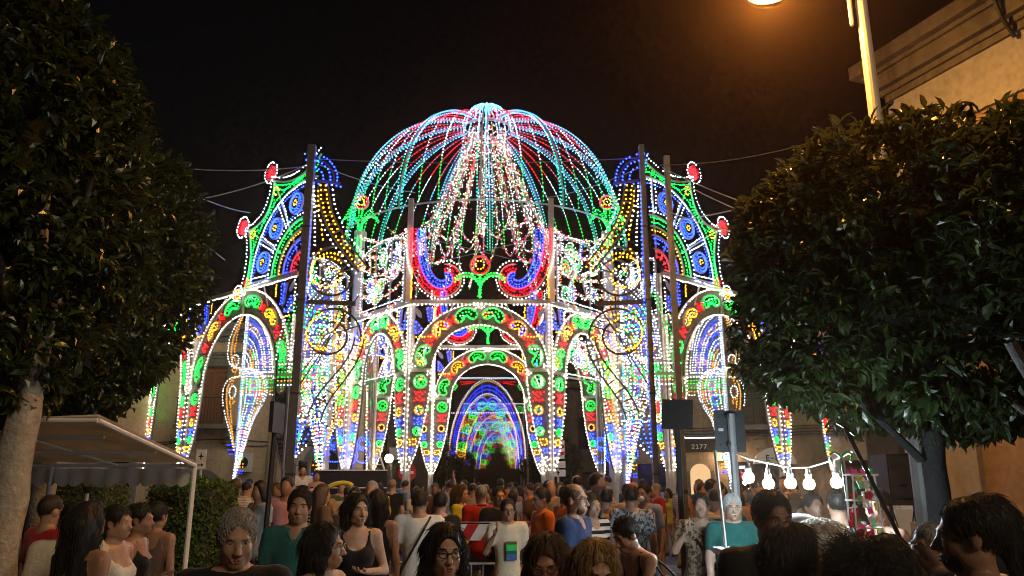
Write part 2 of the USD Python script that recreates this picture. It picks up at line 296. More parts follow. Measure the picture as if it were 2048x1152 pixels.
def lace(name, label, A, B, z0, z1, seed, group='lace panels'):
    """open panel of scrolls, rosettes and leaf sprays between two rails"""
    r, p = motif(name, label, 'light ornament', A, B, group=group); p.pre = 'mini_'; p.R = .019; rg = random.Random(seed); h = p.L / 2 - .04; H = z1 - z0
    p.frame([(-h, z0), (h, z0)], width=.06); p.frame([(-h, z1 - .25), (-h * .5, z1 - .08), (0, z1), (h * .5, z1 - .08), (h, z1 - .25)], width=.04)
    for u in (-h, h): p.frame([(u, z0), (u, z1 - .25)], width=.05); p.lamps([(u, z0), (u, z1 - .25)], 'white', .1)
    for u in (-h * .33, h * .36): p.frame([(u, z0), (u * 1.1, z1 - .1)], width=.03); p.lamps([(u, z0), (u * 1.1, z1 - .1)], 'yellow' if u < 0 else 'white', .13)
    for i in range(int(5 + p.L * 1.2)):
        c = (rg.uniform(-h + .25, h - .25), rg.uniform(z0 + .25, z1 - .4)); rr = rg.uniform(.13, .26); c1, c2 = rg.choice((('blue', 'blue'), ('blue', 'white'), ('green', 'white'), ('white', 'red'), ('green', 'yellow'), ('white', 'blue')))
        p.medallion(ring(c, rr, 14), c1, c2, .085, label=c1 + ' rosette of the lace panel'); p.lamps(ring(c, rr * 1.35), 'white', .11, True)
    for i in range(int(5 + p.L)):
        x, y = rg.uniform(-h, h), rg.uniform(z0, z1 - .5); l = bez((x, y), (x + rg.uniform(-.5, .5), y + .3), (x + rg.uniform(-.6, .6), y + .6), (max(-h, min(h, x + rg.uniform(-.5, .5))), min(y + rg.uniform(.5, 1), z1)), n=16)
        p.frame(l, width=.025); p.lamps(l, 'white', .085); p.lamps(l + [.08, .02], rg.choice(('white', 'blue', 'green', 'yellow', 'white')), .1)
    p.lamps([(-h, z0 + .1), (h, z0 + .1)], 'white', .09); p.lamps([(-h, z1 - .2), (-h * .5, z1 - .03), (0, z1 + .05), (h * .5, z1 - .03), (h, z1 - .2)], 'white', .09); p.close()
for s in (-1, 1):
    w = SIDE[s]; o = (lambda a, b: (a, b)) if s > 0 else (lambda a, b: (b, a))
    lace('lace_panel', 'tall lace panel of scrolls and rosettes above the %s slanted pavilion arch' % w, *o(mir((2.3, 22.85), s), mir((4.05, 25.1), s)), 7.08, 9.3, 3 + s)
    lace('lace_panel', 'lace panel above the narrow arch behind the %s scroll tower' % w, *o(mir((4.5, 25.0), s), mir((5.35, 22.75), s)), 6.7, 8.6, 8 + s)
    lace('lace_panel', 'blue and white lace hung in the %s slanted pavilion arch, behind it' % w, *o(mir((2.6, 24.4), s), mir((4.0, 26.3), s)), 5.0, 7.3, 13 + s)
    lace('lace_panel', 'dense white lace screen inside the narrow arch behind the %s scroll tower' % w, *o(mir((4.6, 24.2), s), mir((5.3, 22.5), s)), 3.4, 6.4, 23 + s)
# ---------------------------------------------------------------- motifs that stand on and beside the arches
def curve_band(p, line, w0, w1, cols, step=.1, frame='frame', white=None, bars=0):
    """two parallel frame lines with lamps between them and, outside, a row of white lamps"""
    L = np.asarray(line, float); T = np.gradient(L, axis=0); T /= np.linalg.norm(T, axis=1, keepdims=True); Q = np.stack([-T[:, 1], T[:, 0]], 1); w = np.linspace(w0, w1, len(L))[:, None]
    A, B = L + Q * w / 2, L - Q * w / 2; p.frame(A, frame, width=.035); p.frame(B, frame, width=.035)
    n = len(cols)
    for i, c in enumerate(cols): f = (i + .5) / n; p.lamps(A * (1 - f) + B * f, c, step)
    if white: p.lamps(L + Q * (w / 2 + .09), white, step * 1.1); p.lamps(L - Q * (w / 2 + .09), white, step * 1.1)
    for i in range(bars): k = int((i + .5) / bars * (len(L) - 1)); p.frame([A[k], B[k]], frame, width=.025)
    return A, B
def spiral(c, r0, r1, a0, turns, n=60): t = np.linspace(0, 1, n); r = r0 + (r1 - r0) * t; a = np.radians(a0 + 360 * turns * t); return np.stack([c[0] + r * np.cos(a), c[1] + r * np.sin(a)], 1)
for s in (-1, 1):
    w = SIDE[s]; o = (lambda a, b: (a, b)) if s > 0 else (lambda a, b: (b, a))
    # spiked quarter fan on the tall arch's beam
    r, p = motif('fan_crest', 'green spiked quarter fan with blue rosettes on the %s tall arch' % w, 'light ornament', *o(mir((5.48, 22.42), s), mir((9.99, 26.32), s)), group='fan crests on the tall arches')
    h = p.L / 2; c = np.array([-s * (h + .25), 7.95]); P = lambda R, a: c + R * np.array([s * math.cos(math.radians(a)), math.sin(math.radians(a))])
    A = lambda R, a0=0, a1=100, n=40: np.array([P(R, q) for q in np.linspace(a0, a1, n)])
    for R, col, st in ((.35, 'red', .09), (.5, 'red', .1), (.75, 'blue', .1), (.9, 'blue', .1), (1.15, 'yellow', .12), (1.4, 'green', .1), (1.55, 'green', .1), (1.75, 'white', .13), (1.86, 'blue', .12), (2.62, 'blue', .1), (2.75, 'white', .11)): p.lamps(A(R), col, st)
    for R in (.6, 1.02, 1.3, 1.65, 2.85): p.frame(A(R), width=.05)
    for q in (0, 30, 60, 92):
        p.frame([P(.3, q), P(3.0, q)], width=.04)
        for d in (-2.5, 2.5): p.lamps([P(1.8, q + d), P(2.75, q + d)], 'white', .12)
    for q in (15, 45, 76):
        cc = P(2.25, q); p.lamps(ring(cc, .2), 'blue', .07, True); p.lamps(ring(cc, .29), 'blue', .085, True); p.lamps(ring(cc, .08), 'yellow', .08, True); p.medallion(ring(cc, .34, 20), 'blue', step=.09, label='blue rosette of the fan')
    tips = [(3.25, -4), (3.72, 30), (3.78, 60), (3.55, 100)]; edge = []
    for (R0, a0), (R1, a1) in zip(tips[:-1], tips[1:]):
        am = (a0 + a1) / 2; edge.append(bez(P(R0, a0), P(3.0, a0 + .32 * (a1 - a0)), P(3.0, a0 + .68 * (a1 - a0)), P(R1, a1), n=18))
    E = np.vstack(edge); p.frame(E, width=.05); p.lamps(c + (E - c) * 1.05, 'white', .12)
    for f in (.955, .9): e2 = c + (E - c) * f; e2 = e2[np.linalg.norm(e2 - c, axis=1) > 2.92]; p.lamps(e2, 'green', .11)
    p.lamps(A(2.98), 'green', .1)
    for (R, a), rr, c1 in zip(tips[:3], (.26, .36, .36), ('yellow', 'red', 'red')):
        cc = P(R + rr, a); p.medallion(ring(cc, rr * .72, 14), c1, fill=True, step=.09, label=c1 + ' flower on a spike of the fan'); p.lamps(ring(cc, rr), 'white', .1, True); p.frame([P(3.0, a), P(R, a)], width=.04)
        if c1 == 'red': p.lamps(ring(P(3.3, a), .13), 'yellow', .09, True)
    p.lamps(ring(P(3.0, 1), .13), 'red', .09, True); p.close()
    # tall iron scroll tower in front
    pole = mir((4.0 if s > 0 else 3.74, 16.9), s)
    r, p = motif('scroll_tower', 'tall grey %s pole with dark iron scrolls and a blue cap' % w, 'light tower', *((pole, (pole[0] - s * 1.4, 17.15)) if s < 0 else ((pole[0] - s * 1.4, 17.15), pole)), group='scroll towers')
    h = p.L / 2; q = lambda u, v: np.array([s * (h - u), v]); Q = lambda L: np.array([q(*x) for x in L])
    S = lambda *x: Q(bez(*x, n=30))
    hw_ = .085 if s < 0 else .056; obj('post', box(pole[0] - hw_, pole[0] + hw_, pole[1] - .1, pole[1] + .08, 0, 9.45), 'tower_metal', r)
    for z_ in (1.9, 3.6, 5.68, 7.4): obj('strap', box(pole[0] - hw_ - .006, pole[0] + hw_ + .006, pole[1] - .106, pole[1] + .086, z_, z_ + .05), 'iron', r)
    cap = lambda R: Q([(R * math.sin(t), 8.62 + R * .98 * math.cos(t)) for t in np.linspace(-.25, 1.62, 16)])
    for R, st in ((.3, .1), (.46, .1), (.62, .09)): p.lamps(cap(R), 'blue', st)
    p.frame(cap(.54), 'iron_frame', width=.04); p.frame(Q([(0, 8.6), (.68, 8.55)]), 'iron_frame', width=.06); p.lamps(Q([(0, 8.5), (.7, 8.46)]), 'blue', .1)
    curve_band(p, S((.3, 8.45), (.38, 7.7), (.62, 7.3), (.98, 6.9), (1.3, 6.5)), .24, .22, ('yellow', 'yellow'), .11, 'iron_frame', 'white', 9)
    p.lamps(S((.1, 8.4), (.14, 7.5), (.3, 6.9), (.1, 5.9)), 'warm', .1); p.lamps(S((.06, 8.4), (.06, 7.5), (.12, 6.9), (.04, 3.2)), 'blue', .1); p.lamps(S((.2, 8.3), (.2, 7.6), (.5, 7.2), (.3, 6.8)), 'yellow', .12)
    for cy, cc in ((6.35, 'yellow'), (4.95, 'yellow')):
        sp = Q(spiral((.66, cy), .68, .2, 60 if cy > 6 else -10, 1.55)); p.frame(sp, 'iron_frame', width=.045)
        s2 = Q(spiral((.56, cy - .02), .52, .12, 60, 1.2)); p.lamps(s2, cc, .085); p.lamps(Q(spiral((.5, cy), .4, .3, 40, .8)), cc, .085); p.lamps(Q(spiral((.45, cy), .24, .1, 0, 1.3)), 'white', .09)
        for a in (20, 75, 140, 250): p.frame(Q([(.66, cy), (.66 + .68 * math.cos(math.radians(a)), cy + .68 * math.sin(math.radians(a)))]), 'iron_frame', width=.022)
    p.frame(Q([(0, 5.68), (1.18, 5.68)]), 'iron_frame', width=.1); p.frame(Q([(0, 5.5), (1.3, 7.0)]), 'iron_frame', width=.02); p.frame(Q([(0, 3.7), (1.25, 5.9)]), 'iron_frame', width=.025); p.frame(Q([(0.1, 4.1), (1.1, 5.6)]), 'iron_frame', width=.02)
    for v in (5.52, 5.4, 5.22, 5.1): p.lamps(Q([(.03, v), (.55, v - .12)]), 'green', .085)
    curve_band(p, S((1.3, 4.9), (1.25, 4.2), (.75, 3.9), (.5, 3.5), (.42, 3.1)), .2, .3, ('yellow', 'warm'), .12, 'iron_frame', 'white', 7)
    cup = S((0, 3.12), (.3, 3.2), (.6, 3.1), (.72, 2.9)); p.frame(cup, 'iron_frame', width=.06); p.lamps(cup, 'white', .09); p.lamps(cup - [0, .12], 'blue', .1)
    for u in (.1, .25, .42, .6): p.lamps(S((u, 3.05), (u * .8, 2.7), (u * .3, 2.4), (0.02, 2.2)), 'blue' if u < .5 else 'white', .1); p.frame(S((u, 3.05), (u * .8, 2.7), (u * .3, 2.4), (0.02, 2.2)), 'iron_frame', width=.02)
    p.close()
    # winged bracket panels: pole, lobes, quarter fan
    for (bx, by, sc, flip_, lab) in ((8.12, 26.0, 1.0, 1, 'inside the %s tall arch'), (3.9, 20.6, .93, -1, 'between the %s scroll tower and the pavilion column')):
        ctr = mir((bx, by), s); dirx = -s * flip_
        r, p = motif('winged_bracket', 'white pole with a butterfly-wing light panel ' + lab % w, 'light ornament', (ctr[0] - 1, ctr[1] + .1), (ctr[0] + 1, ctr[1] - .1), group='butterfly-wing panels'); p.pre = 'mini_'; p.R = .021
        obj('post', tube([(ctr[0], ctr[1] + .12, 0), (ctr[0], ctr[1] + .12, 7.6 * sc)], .085, 8), 'pole_metal', r)
        m = lambda u, v: np.array([dirx * u * sc, v * sc]); Mx = lambda L: np.array([m(*x) for x in L]); Bz = lambda *x, n=30: Mx(bez(*x, n=n))
        wing = np.vstack([Bz((.02, 7.7), (.75, 7.5), (1.05, 6.6), (1.15, 5.35)), Mx([(0, 5.3)])])
        p.frame(wing, closed=True); p.lamps(wing, 'white', .09, True)
        for f, c1 in ((.93, 'white'), (.86, 'white'), (.79, 'blue'), (.72, 'white'), (.65, 'white'), (.58, 'blue'), (.51, 'white'), (.44, 'white'), (.37, 'yellow'), (.3, 'white'), (.22, 'white'), (.12, 'blue')): p.lamps(m(.0, 5.35) + (wing[:-1] - m(.0, 5.35)) * f, c1, .085)
        obj('wing_board', p.plate(Polygon(np.vstack([wing[:-1], [m(0, 5.35)]])).buffer(0).buffer(-.05), w=-.06), 'white_board', r)
        for a in (18, 40, 62, 80):
            q0 = m(1.55 * math.cos(math.radians(a)) * .55, 5.4 + 1.5 * math.sin(math.radians(a))); p.medallion(ring(q0, .17, 12), 'blue', 'yellow', .08, label='small blue and yellow flower of the wing'); p.frame([m(0, 5.35), q0], width=.025)
        for x, y in ((.2, 6.3), (.4, 5.9), (.65, 5.7), (.3, 5.6), (.85, 5.6)): p.lamps(ring(m(x, y), .08), ('green', 'yellow', 'blue', 'yellow', 'green')[int(x * 10) % 5], .07, True)
        out = Bz((.05, 7.85), (1.0, 7.7), (1.3, 6.6), (1.38, 5.3)); p.lamps(out, 'green', .1); p.lamps(out * [1.08, 1.005], 'green', .1); p.lamps(out * [1.16, 1.01], 'white', .11)
        for v, c1 in ((5.2, 'white'), (5.08, 'green'), (4.98, 'green'), (4.82, 'green'), (4.72, 'yellow'), (4.6, 'white')): p.lamps(Mx([(.03, v), (1.5, v)]), c1, .09)
        p.frame(Mx([(0, 4.9), (1.55, 4.9)]), width=.1); p.frame(Mx([(0, 5.26), (1.3, 5.26)]), width=.05)
        body = np.vstack([Bz((0.0, 4.5), (1.5, 4.7), (1.45, 3.3), (.75, 3.25), (.6, 2.6)), Bz((.6, 2.6), (.45, 2.2), (.3, 1.6), (.05, .85))]) * [1, 1] + [0, .95 * sc]
        body = body * [.8, 1]; p.frame(body); p.lamps(body, 'white', .09); p.lamps(body * [.84, 1], 'yellow', .095); [p.lamps(body * [f_, 1], c_, .09) for f_, c_ in ((.92, 'white'), (.74, 'white'), (.62, 'white'), (.5, 'blue'), (.38, 'white'), (.24, 'white'))]
        for (x, y, rr, c1, c2) in ((.45, 4.95, .2, 'green', 'red'), (.35, 4.45, .2, 'green', 'blue'), (.62, 4.6, .14, 'red', None), (.25, 3.75, .16, 'green', None), (.2, 3.3, .12, 'red', None), (.16, 2.9, .1, 'yellow', None), (.17, 2.55, .1, 'green', None)): p.medallion(ring(m(x, y), rr, 12), c1, c2, .075, label=c1 + ' round motif under the wing')
        for v, c1 in ((3.1, 'blue'), (3.0, 'blue'), (2.75, 'blue'), (2.35, 'yellow'), (2.25, 'yellow'), (2.12, 'blue'), (2.04, 'blue')): p.lamps(Mx([(.05, v), (.3, v)]), c1, .08)
        lob = np.vstack([Bz((-.03, 7.6), (-.2, 7.0), (-.55, 6.7), (-.5, 5.9), (-.42, 5.4), (-.05, 5.5)), Bz((-.05, 5.2), (-.6, 5.3), (-.6, 4.4), (-.35, 3.9), (-.1, 3.2), (-.04, 2.8))])
        p.frame(lob, width=.03); p.lamps(lob, 'yellow', .085); p.lamps(lob * [1.28, 1], 'white', .095); p.lamps(lob * [.72, 1], 'yellow', .1)
        for v in (5.75, 4.7): p.lamps(ring(m(-.26, v), .12, ry=.2), 'white', .08, True); p.lamps(ring(m(-.26, v - .32), .08), 'yellow', .08, True)
        p.lamps(Mx([(.02, 7.6), (.02, 2.9)]), 'ice', .08); p.lamps(Mx([(.07, 7.6), (.07, 1.4)]), 'white', .09)
        for v in (2.95, 2.8, 2.65): p.lamps(Mx([(-.28 + (2.95 - v) * .4, v), (.0, v)]), 'blue', .08)
        p.close()
    # horn scrolls on the front arch, column flowers
    for hy, hl in ((22.55, 'front'), (30.45, 'inner')):
        r, p = motif('horn_scroll', '%s red and blue J-shaped horn on the %s arch' % (w, hl), 'light ornament', *o(mir((0, hy), s), mir((2.05, hy), s)), group='horn scrolls')
        h = p.L / 2; q = lambda u, v: np.array([s * (h - u), v])
        ln = np.array([q(*x) for x in np.vstack([bez((.12, 9.25), (.1, 8.2), (.3, 7.35), (.95, 7.2), (1.2, 7.55), n=30), bez((1.2, 7.55), (1.3, 7.75), (1.15, 7.95), (1.0, 7.9), n=10)[1:]])])
        for i, (c1, c2) in enumerate((('blue', 'blue'), ('red', 'red'))):
            T = np.gradient(ln, axis=0); T /= np.linalg.norm(T, axis=1, keepdims=True) + 1e-9; nn = np.stack([-T[:, 1], T[:, 0]], 1) * (s if i == 0 else -s) * -.11
            l2 = ln + nn; p.lamps(l2, c1, .075); p.lamps(ln + nn * 1.9, c1, .095); p.lamps(ln + nn * .35, c1, .095)
            p.frame(ln + nn * 2.3, width=.03)
        p.frame(ln, width=.04); T = np.gradient(ln, axis=0); T /= np.linalg.norm(T, axis=1, keepdims=True); p.lamps(ln + np.stack([-T[:, 1], T[:, 0]], 1) * s * .34, 'warm', .11)
        obj('post', box(*sorted((mir((2.09, 0), s)[0], mir((2.25, 0), s)[0])), hy + .07, hy + .23, 7.0, 10.3 if hy < 25 else 8.6), 'pole_metal', r)
        p.lamps([q(.0, 8.0), q(0, 7.1)], 'yellow', .06); p.close()
    cx_, cy_ = mir((4.25, 25.4), s)
    r, p = motif('column', 'thick white pavilion column on the %s, topped by a red and green flower' % w, 'column', (cx_ - .5, cy_ - .12), (cx_ + .5, cy_ - .12), group='pavilion columns')
    obj('shaft', lathe([(.24, 0), (.24, .12), (.19, .16), (.17, 9.9), (.22, 9.95), (.22, 10.1), (0.01, 10.12)], 14, (cx_, cy_, 0)), 'pole_metal', r)
    for rr, c1, v in ((.16, 'blue', 2.95), (.26, 'blue', 2.95), (.3, 'blue', 2.6)): p.lamps(ring((0, v), rr), c1, .075, True); p.lamps(ring((s * .45, v + .05), rr * .9), c1, .075, True); p.lamps(ring((-s * .45, v), rr * .8), c1, .075, True)
    p.medallion(ring((0, 11.15), .26, 12), 'red', 'yellow', .07, label='red flower')
    for d in (-1, 1):
        for k in range(3): p.lamps(bez((0, 10.1), (d * .1, 10.6 + .12 * k), (d * .45, 10.75 + .12 * k), (d * (.62 - .1 * k), 10.4 + .2 * k), n=10), 'green', .08)
        p.frame(bez((0, 10.1), (d * .1, 10.6), (d * .45, 10.8), (d * .65, 10.45), n=10), width=.05)
    for u in (-.06, .06): p.lamps([(u, 9.2), (u, 10.9)], 'green', .08)
    p.close()
for (yy, zz, sc, lab) in ((22.5, 7.08, 1.0, 'red flower on a green forked stem above the front arch'), (30.4, 7.08, 1.0, 'red flower with green leaves on the inner arch beam')):
    r, p = motif('light_flower', lab, 'light ornament', (AX - .5, yy), (AX + .5, yy))
    p.medallion(ring((0, zz + 1.02), .3, 14), 'red', 'yellow', .09, label='flower head'); p.frame([(0, zz), (0, zz + .75)], width=.06); p.lamps([(.04, zz + .05), (.04, zz + .7)], 'green', .09); p.lamps([(-.04, zz + .05), (-.04, zz + .7)], 'green', .09)
    for d in (-1, 1): l = bez((0, zz + .4), (d * .3, zz + .9), (d * .6, zz + .7), (d * .75, zz + .55), n=14); p.frame(l, width=.05); p.lamps(l + [0, .06], 'green', .08); p.lamps(l - [0, .06], 'green', .1)
    p.close()
# ---------------------------------------------------------------- dome of light strings
def sweep(P, N, col_at, R, store):
    for i, (a, b) in enumerate(zip(P, N)): store.setdefault(col_at(i / (len(P) - 1)), []).append((a, b))
def flush(store, parent, R, name='bulbs', pre='bulb_'):
    for col, l in store.items(): obj({'ice': 'pale_blue', 'warm': 'warm_white'}.get(col, col) + '_' + name, bulbs([x[0] for x in l], [x[1] for x in l], R), pre + col, parent, kind='stuff')
rng = random.Random(5)
DC = np.array([AX, 27.35, 10.1]); DR, DH = 5.15, 4.95
dm = thing('light_dome', 'large open dome of turquoise, red and white bulb strings crowning the pavilion', 'light dome', DC)
def dome_pt(phi, t, k=1.0): return np.array([DR * k * math.cos(t) ** .86 * math.sin(phi), -DR * k * math.cos(t) ** .86 * math.cos(phi), DH * k * math.sin(t)])
st_ = {}
T1 = np.linspace(0, 1.42, 34)
for i in range(12):
    phi = i * 2 * PI / 12
    t0 = .3 * max(0, -math.cos(phi)); T2 = np.linspace(t0, 1.42, 34)
    P = np.array([dome_pt(phi, t) for t in T2]); obj('rib', tube(P, .028, 5), 'white_paint', dm)
    side = np.array([math.cos(phi), math.sin(phi), 0]) * .11
    for d in (-1, 1):
        Q = resample(P + d * side, .125); Nn = Q / np.linalg.norm(Q, axis=1, keepdims=True)
        sweep(Q, Nn, lambda f: 'teal' if f < .28 else ('ice' if rng.random() < .85 else 'white') if f < .55 else 'ice', .03, st_)
        if d > 0:
            Q = resample(P * .985, .14); sweep(Q, -Nn[:1].repeat(len(Q), 0), lambda f: 'teal' if f < .4 else 'ice', .03, st_)
    for j in (1, 2, 3):
        ph2 = phi + j * 2 * PI / 48; P = np.array([dome_pt(ph2, t, .985) for t in np.linspace(.3 * max(0, -math.cos(ph2)) + .03, 1.42, 34)]); obj('string', tube(P, .009, 4), 'wire', dm)
        Q = resample(P, .15 if j != 2 else .13); Nn = -Q / np.linalg.norm(Q, axis=1, keepdims=True)
        sweep(Q, Nn, lambda f: (('green' if f < .22 else ('white' if j == 2 else 'white' if rng.random() < .5 else 'ice')) if f < (.55 if j == 2 else .48) else ('red' if j == 2 or rng.random() < .45 else 'pink')), .028, st_)
for R, z, n_ in ((DR, 0, 48), (1.0, 4.7, 20), (.85, 4.85, 20)):
    obj('hoop', tube(np.array([(R * math.sin(a), -R * math.cos(a), z) for a in (np.linspace(-1.75, 1.75, n_ + 1) if R > 2 else np.linspace(0, 2 * PI, n_ + 1))]), .028, 6), 'pole_metal', dm)
flush(st_, dm, .025, pre='mid_'); st_ = {}
cp = obj('crown_cap', tube(np.array([(0, 0, 4.6), (0, 0, 5.77)]), .05, 6), 'white_paint', dm)
for i in range(14):
    a = i * 2 * PI / 14; P = np.array([(.92 * math.cos(t) * math.sin(a), -.92 * math.cos(t) * math.cos(a), 4.85 + .92 * math.sin(t)) for t in np.linspace(0, 1.5, 12)])
    obj('cap_rib', tube(P, .018, 4), 'white_paint', cp); Q = resample(P, .11); sweep(Q, Q - [0, 0, 4.7], lambda f: 'ice', .03, st_)
flush(st_, cp, .034); st_ = {}
cu = thing('light_curtain', 'tent-like curtain of thick pastel bulb garlands hanging inside the dome', 'light curtain', DC)
gcol = ('warm', 'pink', 'pink', 'white', 'warm', 'green', 'pink', 'red', 'white', 'yellow', 'pink', 'teal')
NS = 17
for i in range(NS):
    a = i * 2 * PI / NS; sa, ca = math.sin(a), -math.cos(a); st_ = {}
    R1 = 2.45; bk = lambda q: .15 + .95 * max(0, -math.cos(q)); top = (.6, 4.75); low = (R1, bk(a) + .1 * (i % 3))
    f = np.linspace(0, 1, 14); rr = top[0] + (low[0] - top[0]) * f ** 1.35; zz = top[1] + (low[1] - top[1]) * f
    P = np.stack([rr * sa, rr * ca, zz], 1); tails = [P]
    if i % 2 == 0 and ca < .5: tails.append(np.stack([(R1 + .45 * f[:8] * (i % 4 - 1)) * sa, (R1 + .45 * f[:8] * (i % 4 - 1)) * ca, low[1] - (1.5 + .9 * (i % 3)) * f[:8] * 1.6], 1))
    b = (i + 1) * 2 * PI / NS; e = np.array([R1 * math.sin(b), -R1 * math.cos(b), .1 * ((i + 1) % 3) + bk(b)])
    mid_ = (P[-1] + e) / 2 + [0, 0, -.65 - .35 * (i % 3)]; tails.append(bez(P[-1], mid_, mid_, e, n=12))
    if i % 3 == 0: q = np.array([4.5 * sa, 4.5 * ca, -.35]); mm = (P[-1] + q) / 2 + [0, 0, -.9]; tails.append(bez(P[-1], mm, q, n=14))
    if i % 3 == 1: q = np.array([4.4 * sa, 4.4 * ca, -1.6]); mm = (P[-1] + q) / 2 + [0, 0, -1.2]; tails.append(bez(P[-1], mm, q, n=14))
    if i % 4 == 1: q = np.array([4.3 * sa, 4.3 * ca, -.1]); tails.append(bez(P[-1] + [0, 0, .1], (P[-1] + q) / 2 + [0, 0, -.5], q, n=14))
    g = obj('garland', [tube(t, .02, 4) for t in tails], 'wire', cu)
    for k, t in enumerate(tails):
        Q = resample(t, .027 if k == 0 else .042); n_ = len(Q); jit = np.array([[rng.gauss(0, 1) for _ in range(3)] for _ in range(n_)]); wd = .13 if k == 0 else .06
        base = rng.choice(gcol[:5]) if k else None
        for q, j in zip(Q, jit): st_.setdefault(rng.choice(gcol) if rng.random() < .8 else (base or 'warm'), []).append((q + j * wd * .6, j + .01))
    flush(st_, g, .018, pre='mini_')
for s in (-1, 1):
    for k_ in range(6):
        a_ = np.array([*mir((2.12, 22.75), s), 9.45 - .38 * k_]) - DC; b_ = np.array([*mir((4.2, 25.25), s), 9.9 - .5 * k_]) - DC; st_ = {}
        l_ = bez(a_, (a_ + b_) / 2 + [0, -.1 * k_, -.7 - .25 * (k_ % 3)], b_, n=16); g = obj('swag', tube(l_, .015, 4), 'wire', cu)
        for q in resample(l_, .03): j = np.array([rng.gauss(0, 1) for _ in range(3)]); st_.setdefault(rng.choice(gcol), []).append((q + j * .035, j + .01))
        flush(st_, g, .018, pre='mid_')
obj('top_ring', tube(np.array([(.66 * math.sin(a), -.66 * math.cos(a), 3.9) for a in np.linspace(0, 2 * PI, 17)]), .02, 4), 'wire', cu)
# ---------------------------------------------------------------- pointed arches down the street beyond
for gi, (yy, lab) in enumerate(((48, 'pointed blue-banded arch over the street beyond the pavilion'), (64, 'second pointed arch down the street, inside the first'), (84, 'third pointed arch down the street, farthest and smallest'))):
    r, p = motif('street_arch', lab, 'light arch', (AX - .55 - 2.5, yy), (AX - .55 + 2.5, yy), group='pointed arches down the street'); p.R = .024; p.pre = 'mini_' if gi == 0 else 'far_'
    pa = lambda k, n=30: np.vstack([bez((-2.3 * k, 3.2), (-2.3 * k, 5.6 * k + 3.2 * (1 - k)), (-1.2 * k, 4.6 * k + 3.2), (0, 4.7 * k + 3.2), n=n), bez((-2.3 * k, 3.2), (-2.3 * k, 5.6 * k + 3.2 * (1 - k)), (-1.2 * k, 4.6 * k + 3.2), (0, 4.7 * k + 3.2), n=n)[::-1][1:] * [-1, 1]])
    for k, c1, st in ((1.02, 'white', .13), (.99, 'yellow', .13), (.93, 'blue', .1), (.88, 'blue', .1), (.83, 'white', .13), (.8, 'yellow', .13), (.58, 'yellow', .16)): p.lamps(pa(k), c1, st); 
    p.frame(pa(1.0)); p.frame(pa(.82))
    L0, L1 = pa(.96), pa(.84)
    for i in range(2, len(L0) - 2, 4): p.lamps([L0[i], L1[i]], 'blue', .12)
    L2 = pa(.68)
    for i in range(4, len(L2) - 3, 7): p.medallion(ring(L2[i], .34, 5), 'green', 'green', .1, label='green polygon motif of the pointed arch')
    for x in (-.85, .85, -.35, .35): p.medallion(ring((x, 6.1 if abs(x) > .5 else 6.5), .36, 14), 'blue', 'blue', .11, label='blue round motif of the pointed arch')
    for d in (-1, 1):
        for (x, y, c1) in ((.35, 5.6, 'pink'), (.9, 5.5, 'green'), (1.35, 5.3, 'red'), (.55, 5.05, 'green'), (1.05, 4.8, 'ice'), (1.45, 4.5, 'blue'), (.95, 4.25, 'pink'), (1.25, 3.8, 'green'), (1.55, 3.5, 'yellow')): p.lamps(ring((d * x, y), .24), c1, .1, True); p.lamps(ring((d * x, y), .1), 'yellow' if gi == 0 else c1, .12, True)
        p.medallion(ring((d * 2.15, 7.55), .3, 6), 'green', 'green', .1, label='green corner motif'); p.lamps([(d * 1.7, 7.8), (d * .7, 7.8)], 'red', .1); p.lamps([(d * 1.6, 7.65), (d * 1.0, 7.7)], 'red', .1)
        obj('post', tube([p.pt(np.array([[d * 2.45, 0]]))[0], p.pt(np.array([[d * 2.45, 8.1]]))[0]], .07, 6), 'grey_wood', r)
    p.frame([(-2.5, 8.0), (2.5, 8.0)], width=.08); p.lamps([(-2.5, 8.05), (2.5, 8.05)], 'white', .12); p.lamps([(-2.2, 5.9), (2.2, 5.9)], 'warm', .14); p.close()
# ---------------------------------------------------------------- ground, buildings, street furniture
plain('asphalt', (.055, .055, .056), .75, var=.3, scale=3, bump=.4, fine=60)
for i, c in enumerate(((.115, .11, .105), (.1, .098, .095), (.13, .125, .118))): plain('paving_%s' % 'abc'[i], c, .6, var=.3, scale=4, bump=.35, fine=30)
def stucco(name, col, dirt):
    c = np.asarray(col, float)
    mk(name, {'t': ('texture_coordinate', {}), 'm': ('mapping', {'scale': (1, 1, .25)}), 'n': ('noise_texture', {'scale': 1.3, 'detail': 8.0, 'roughness': .7}), 'n2': ('noise_texture', {'scale': 9.0, 'detail': 6.0}),
              'r': ('rgb_ramp', {'ramp': [(.3, np.asarray(dirt)), (.5, c * .85), (.7, c)]}), 'x': ('mix_color', {'blend_type': 'multiply', 'fac': .5}), 'r2': ('rgb_ramp', {'ramp': [(.3, (.6, .58, .55)), (.6, (1, 1, 1))]}),
              'p': ('principled_bsdf', {'roughness': .9, 'specular_ior_level': .2}), 'b': ('bump', {'strength': .35, 'distance': .02}), 'n3': ('noise_texture', {'scale': 45.0, 'detail': 4.0})},
       [('t.object', 'm.vector'), ('m.vector', 'n.vector'), ('t.object', 'n2.vector'), ('n.fac', 'r.fac'), ('n2.fac', 'r2.fac'), ('r.color', 'x.a'), ('r2.color', 'x.b'), ('x.result', 'p.base_color'), ('t.object', 'n3.vector'), ('n3.fac', 'b.height'), ('b.normal', 'p.normal')], 'p.BSDF')
stucco('beige_stucco', (.7, .54, .37), (.5, .38, .26)); stucco('brown_stucco', (.42, .31, .21), (.2, .15, .11)); stucco('dark_stucco', (.11, .1, .09), (.06, .055, .05)); stucco('white_stucco', (.5, .5, .49), (.36, .36, .35))
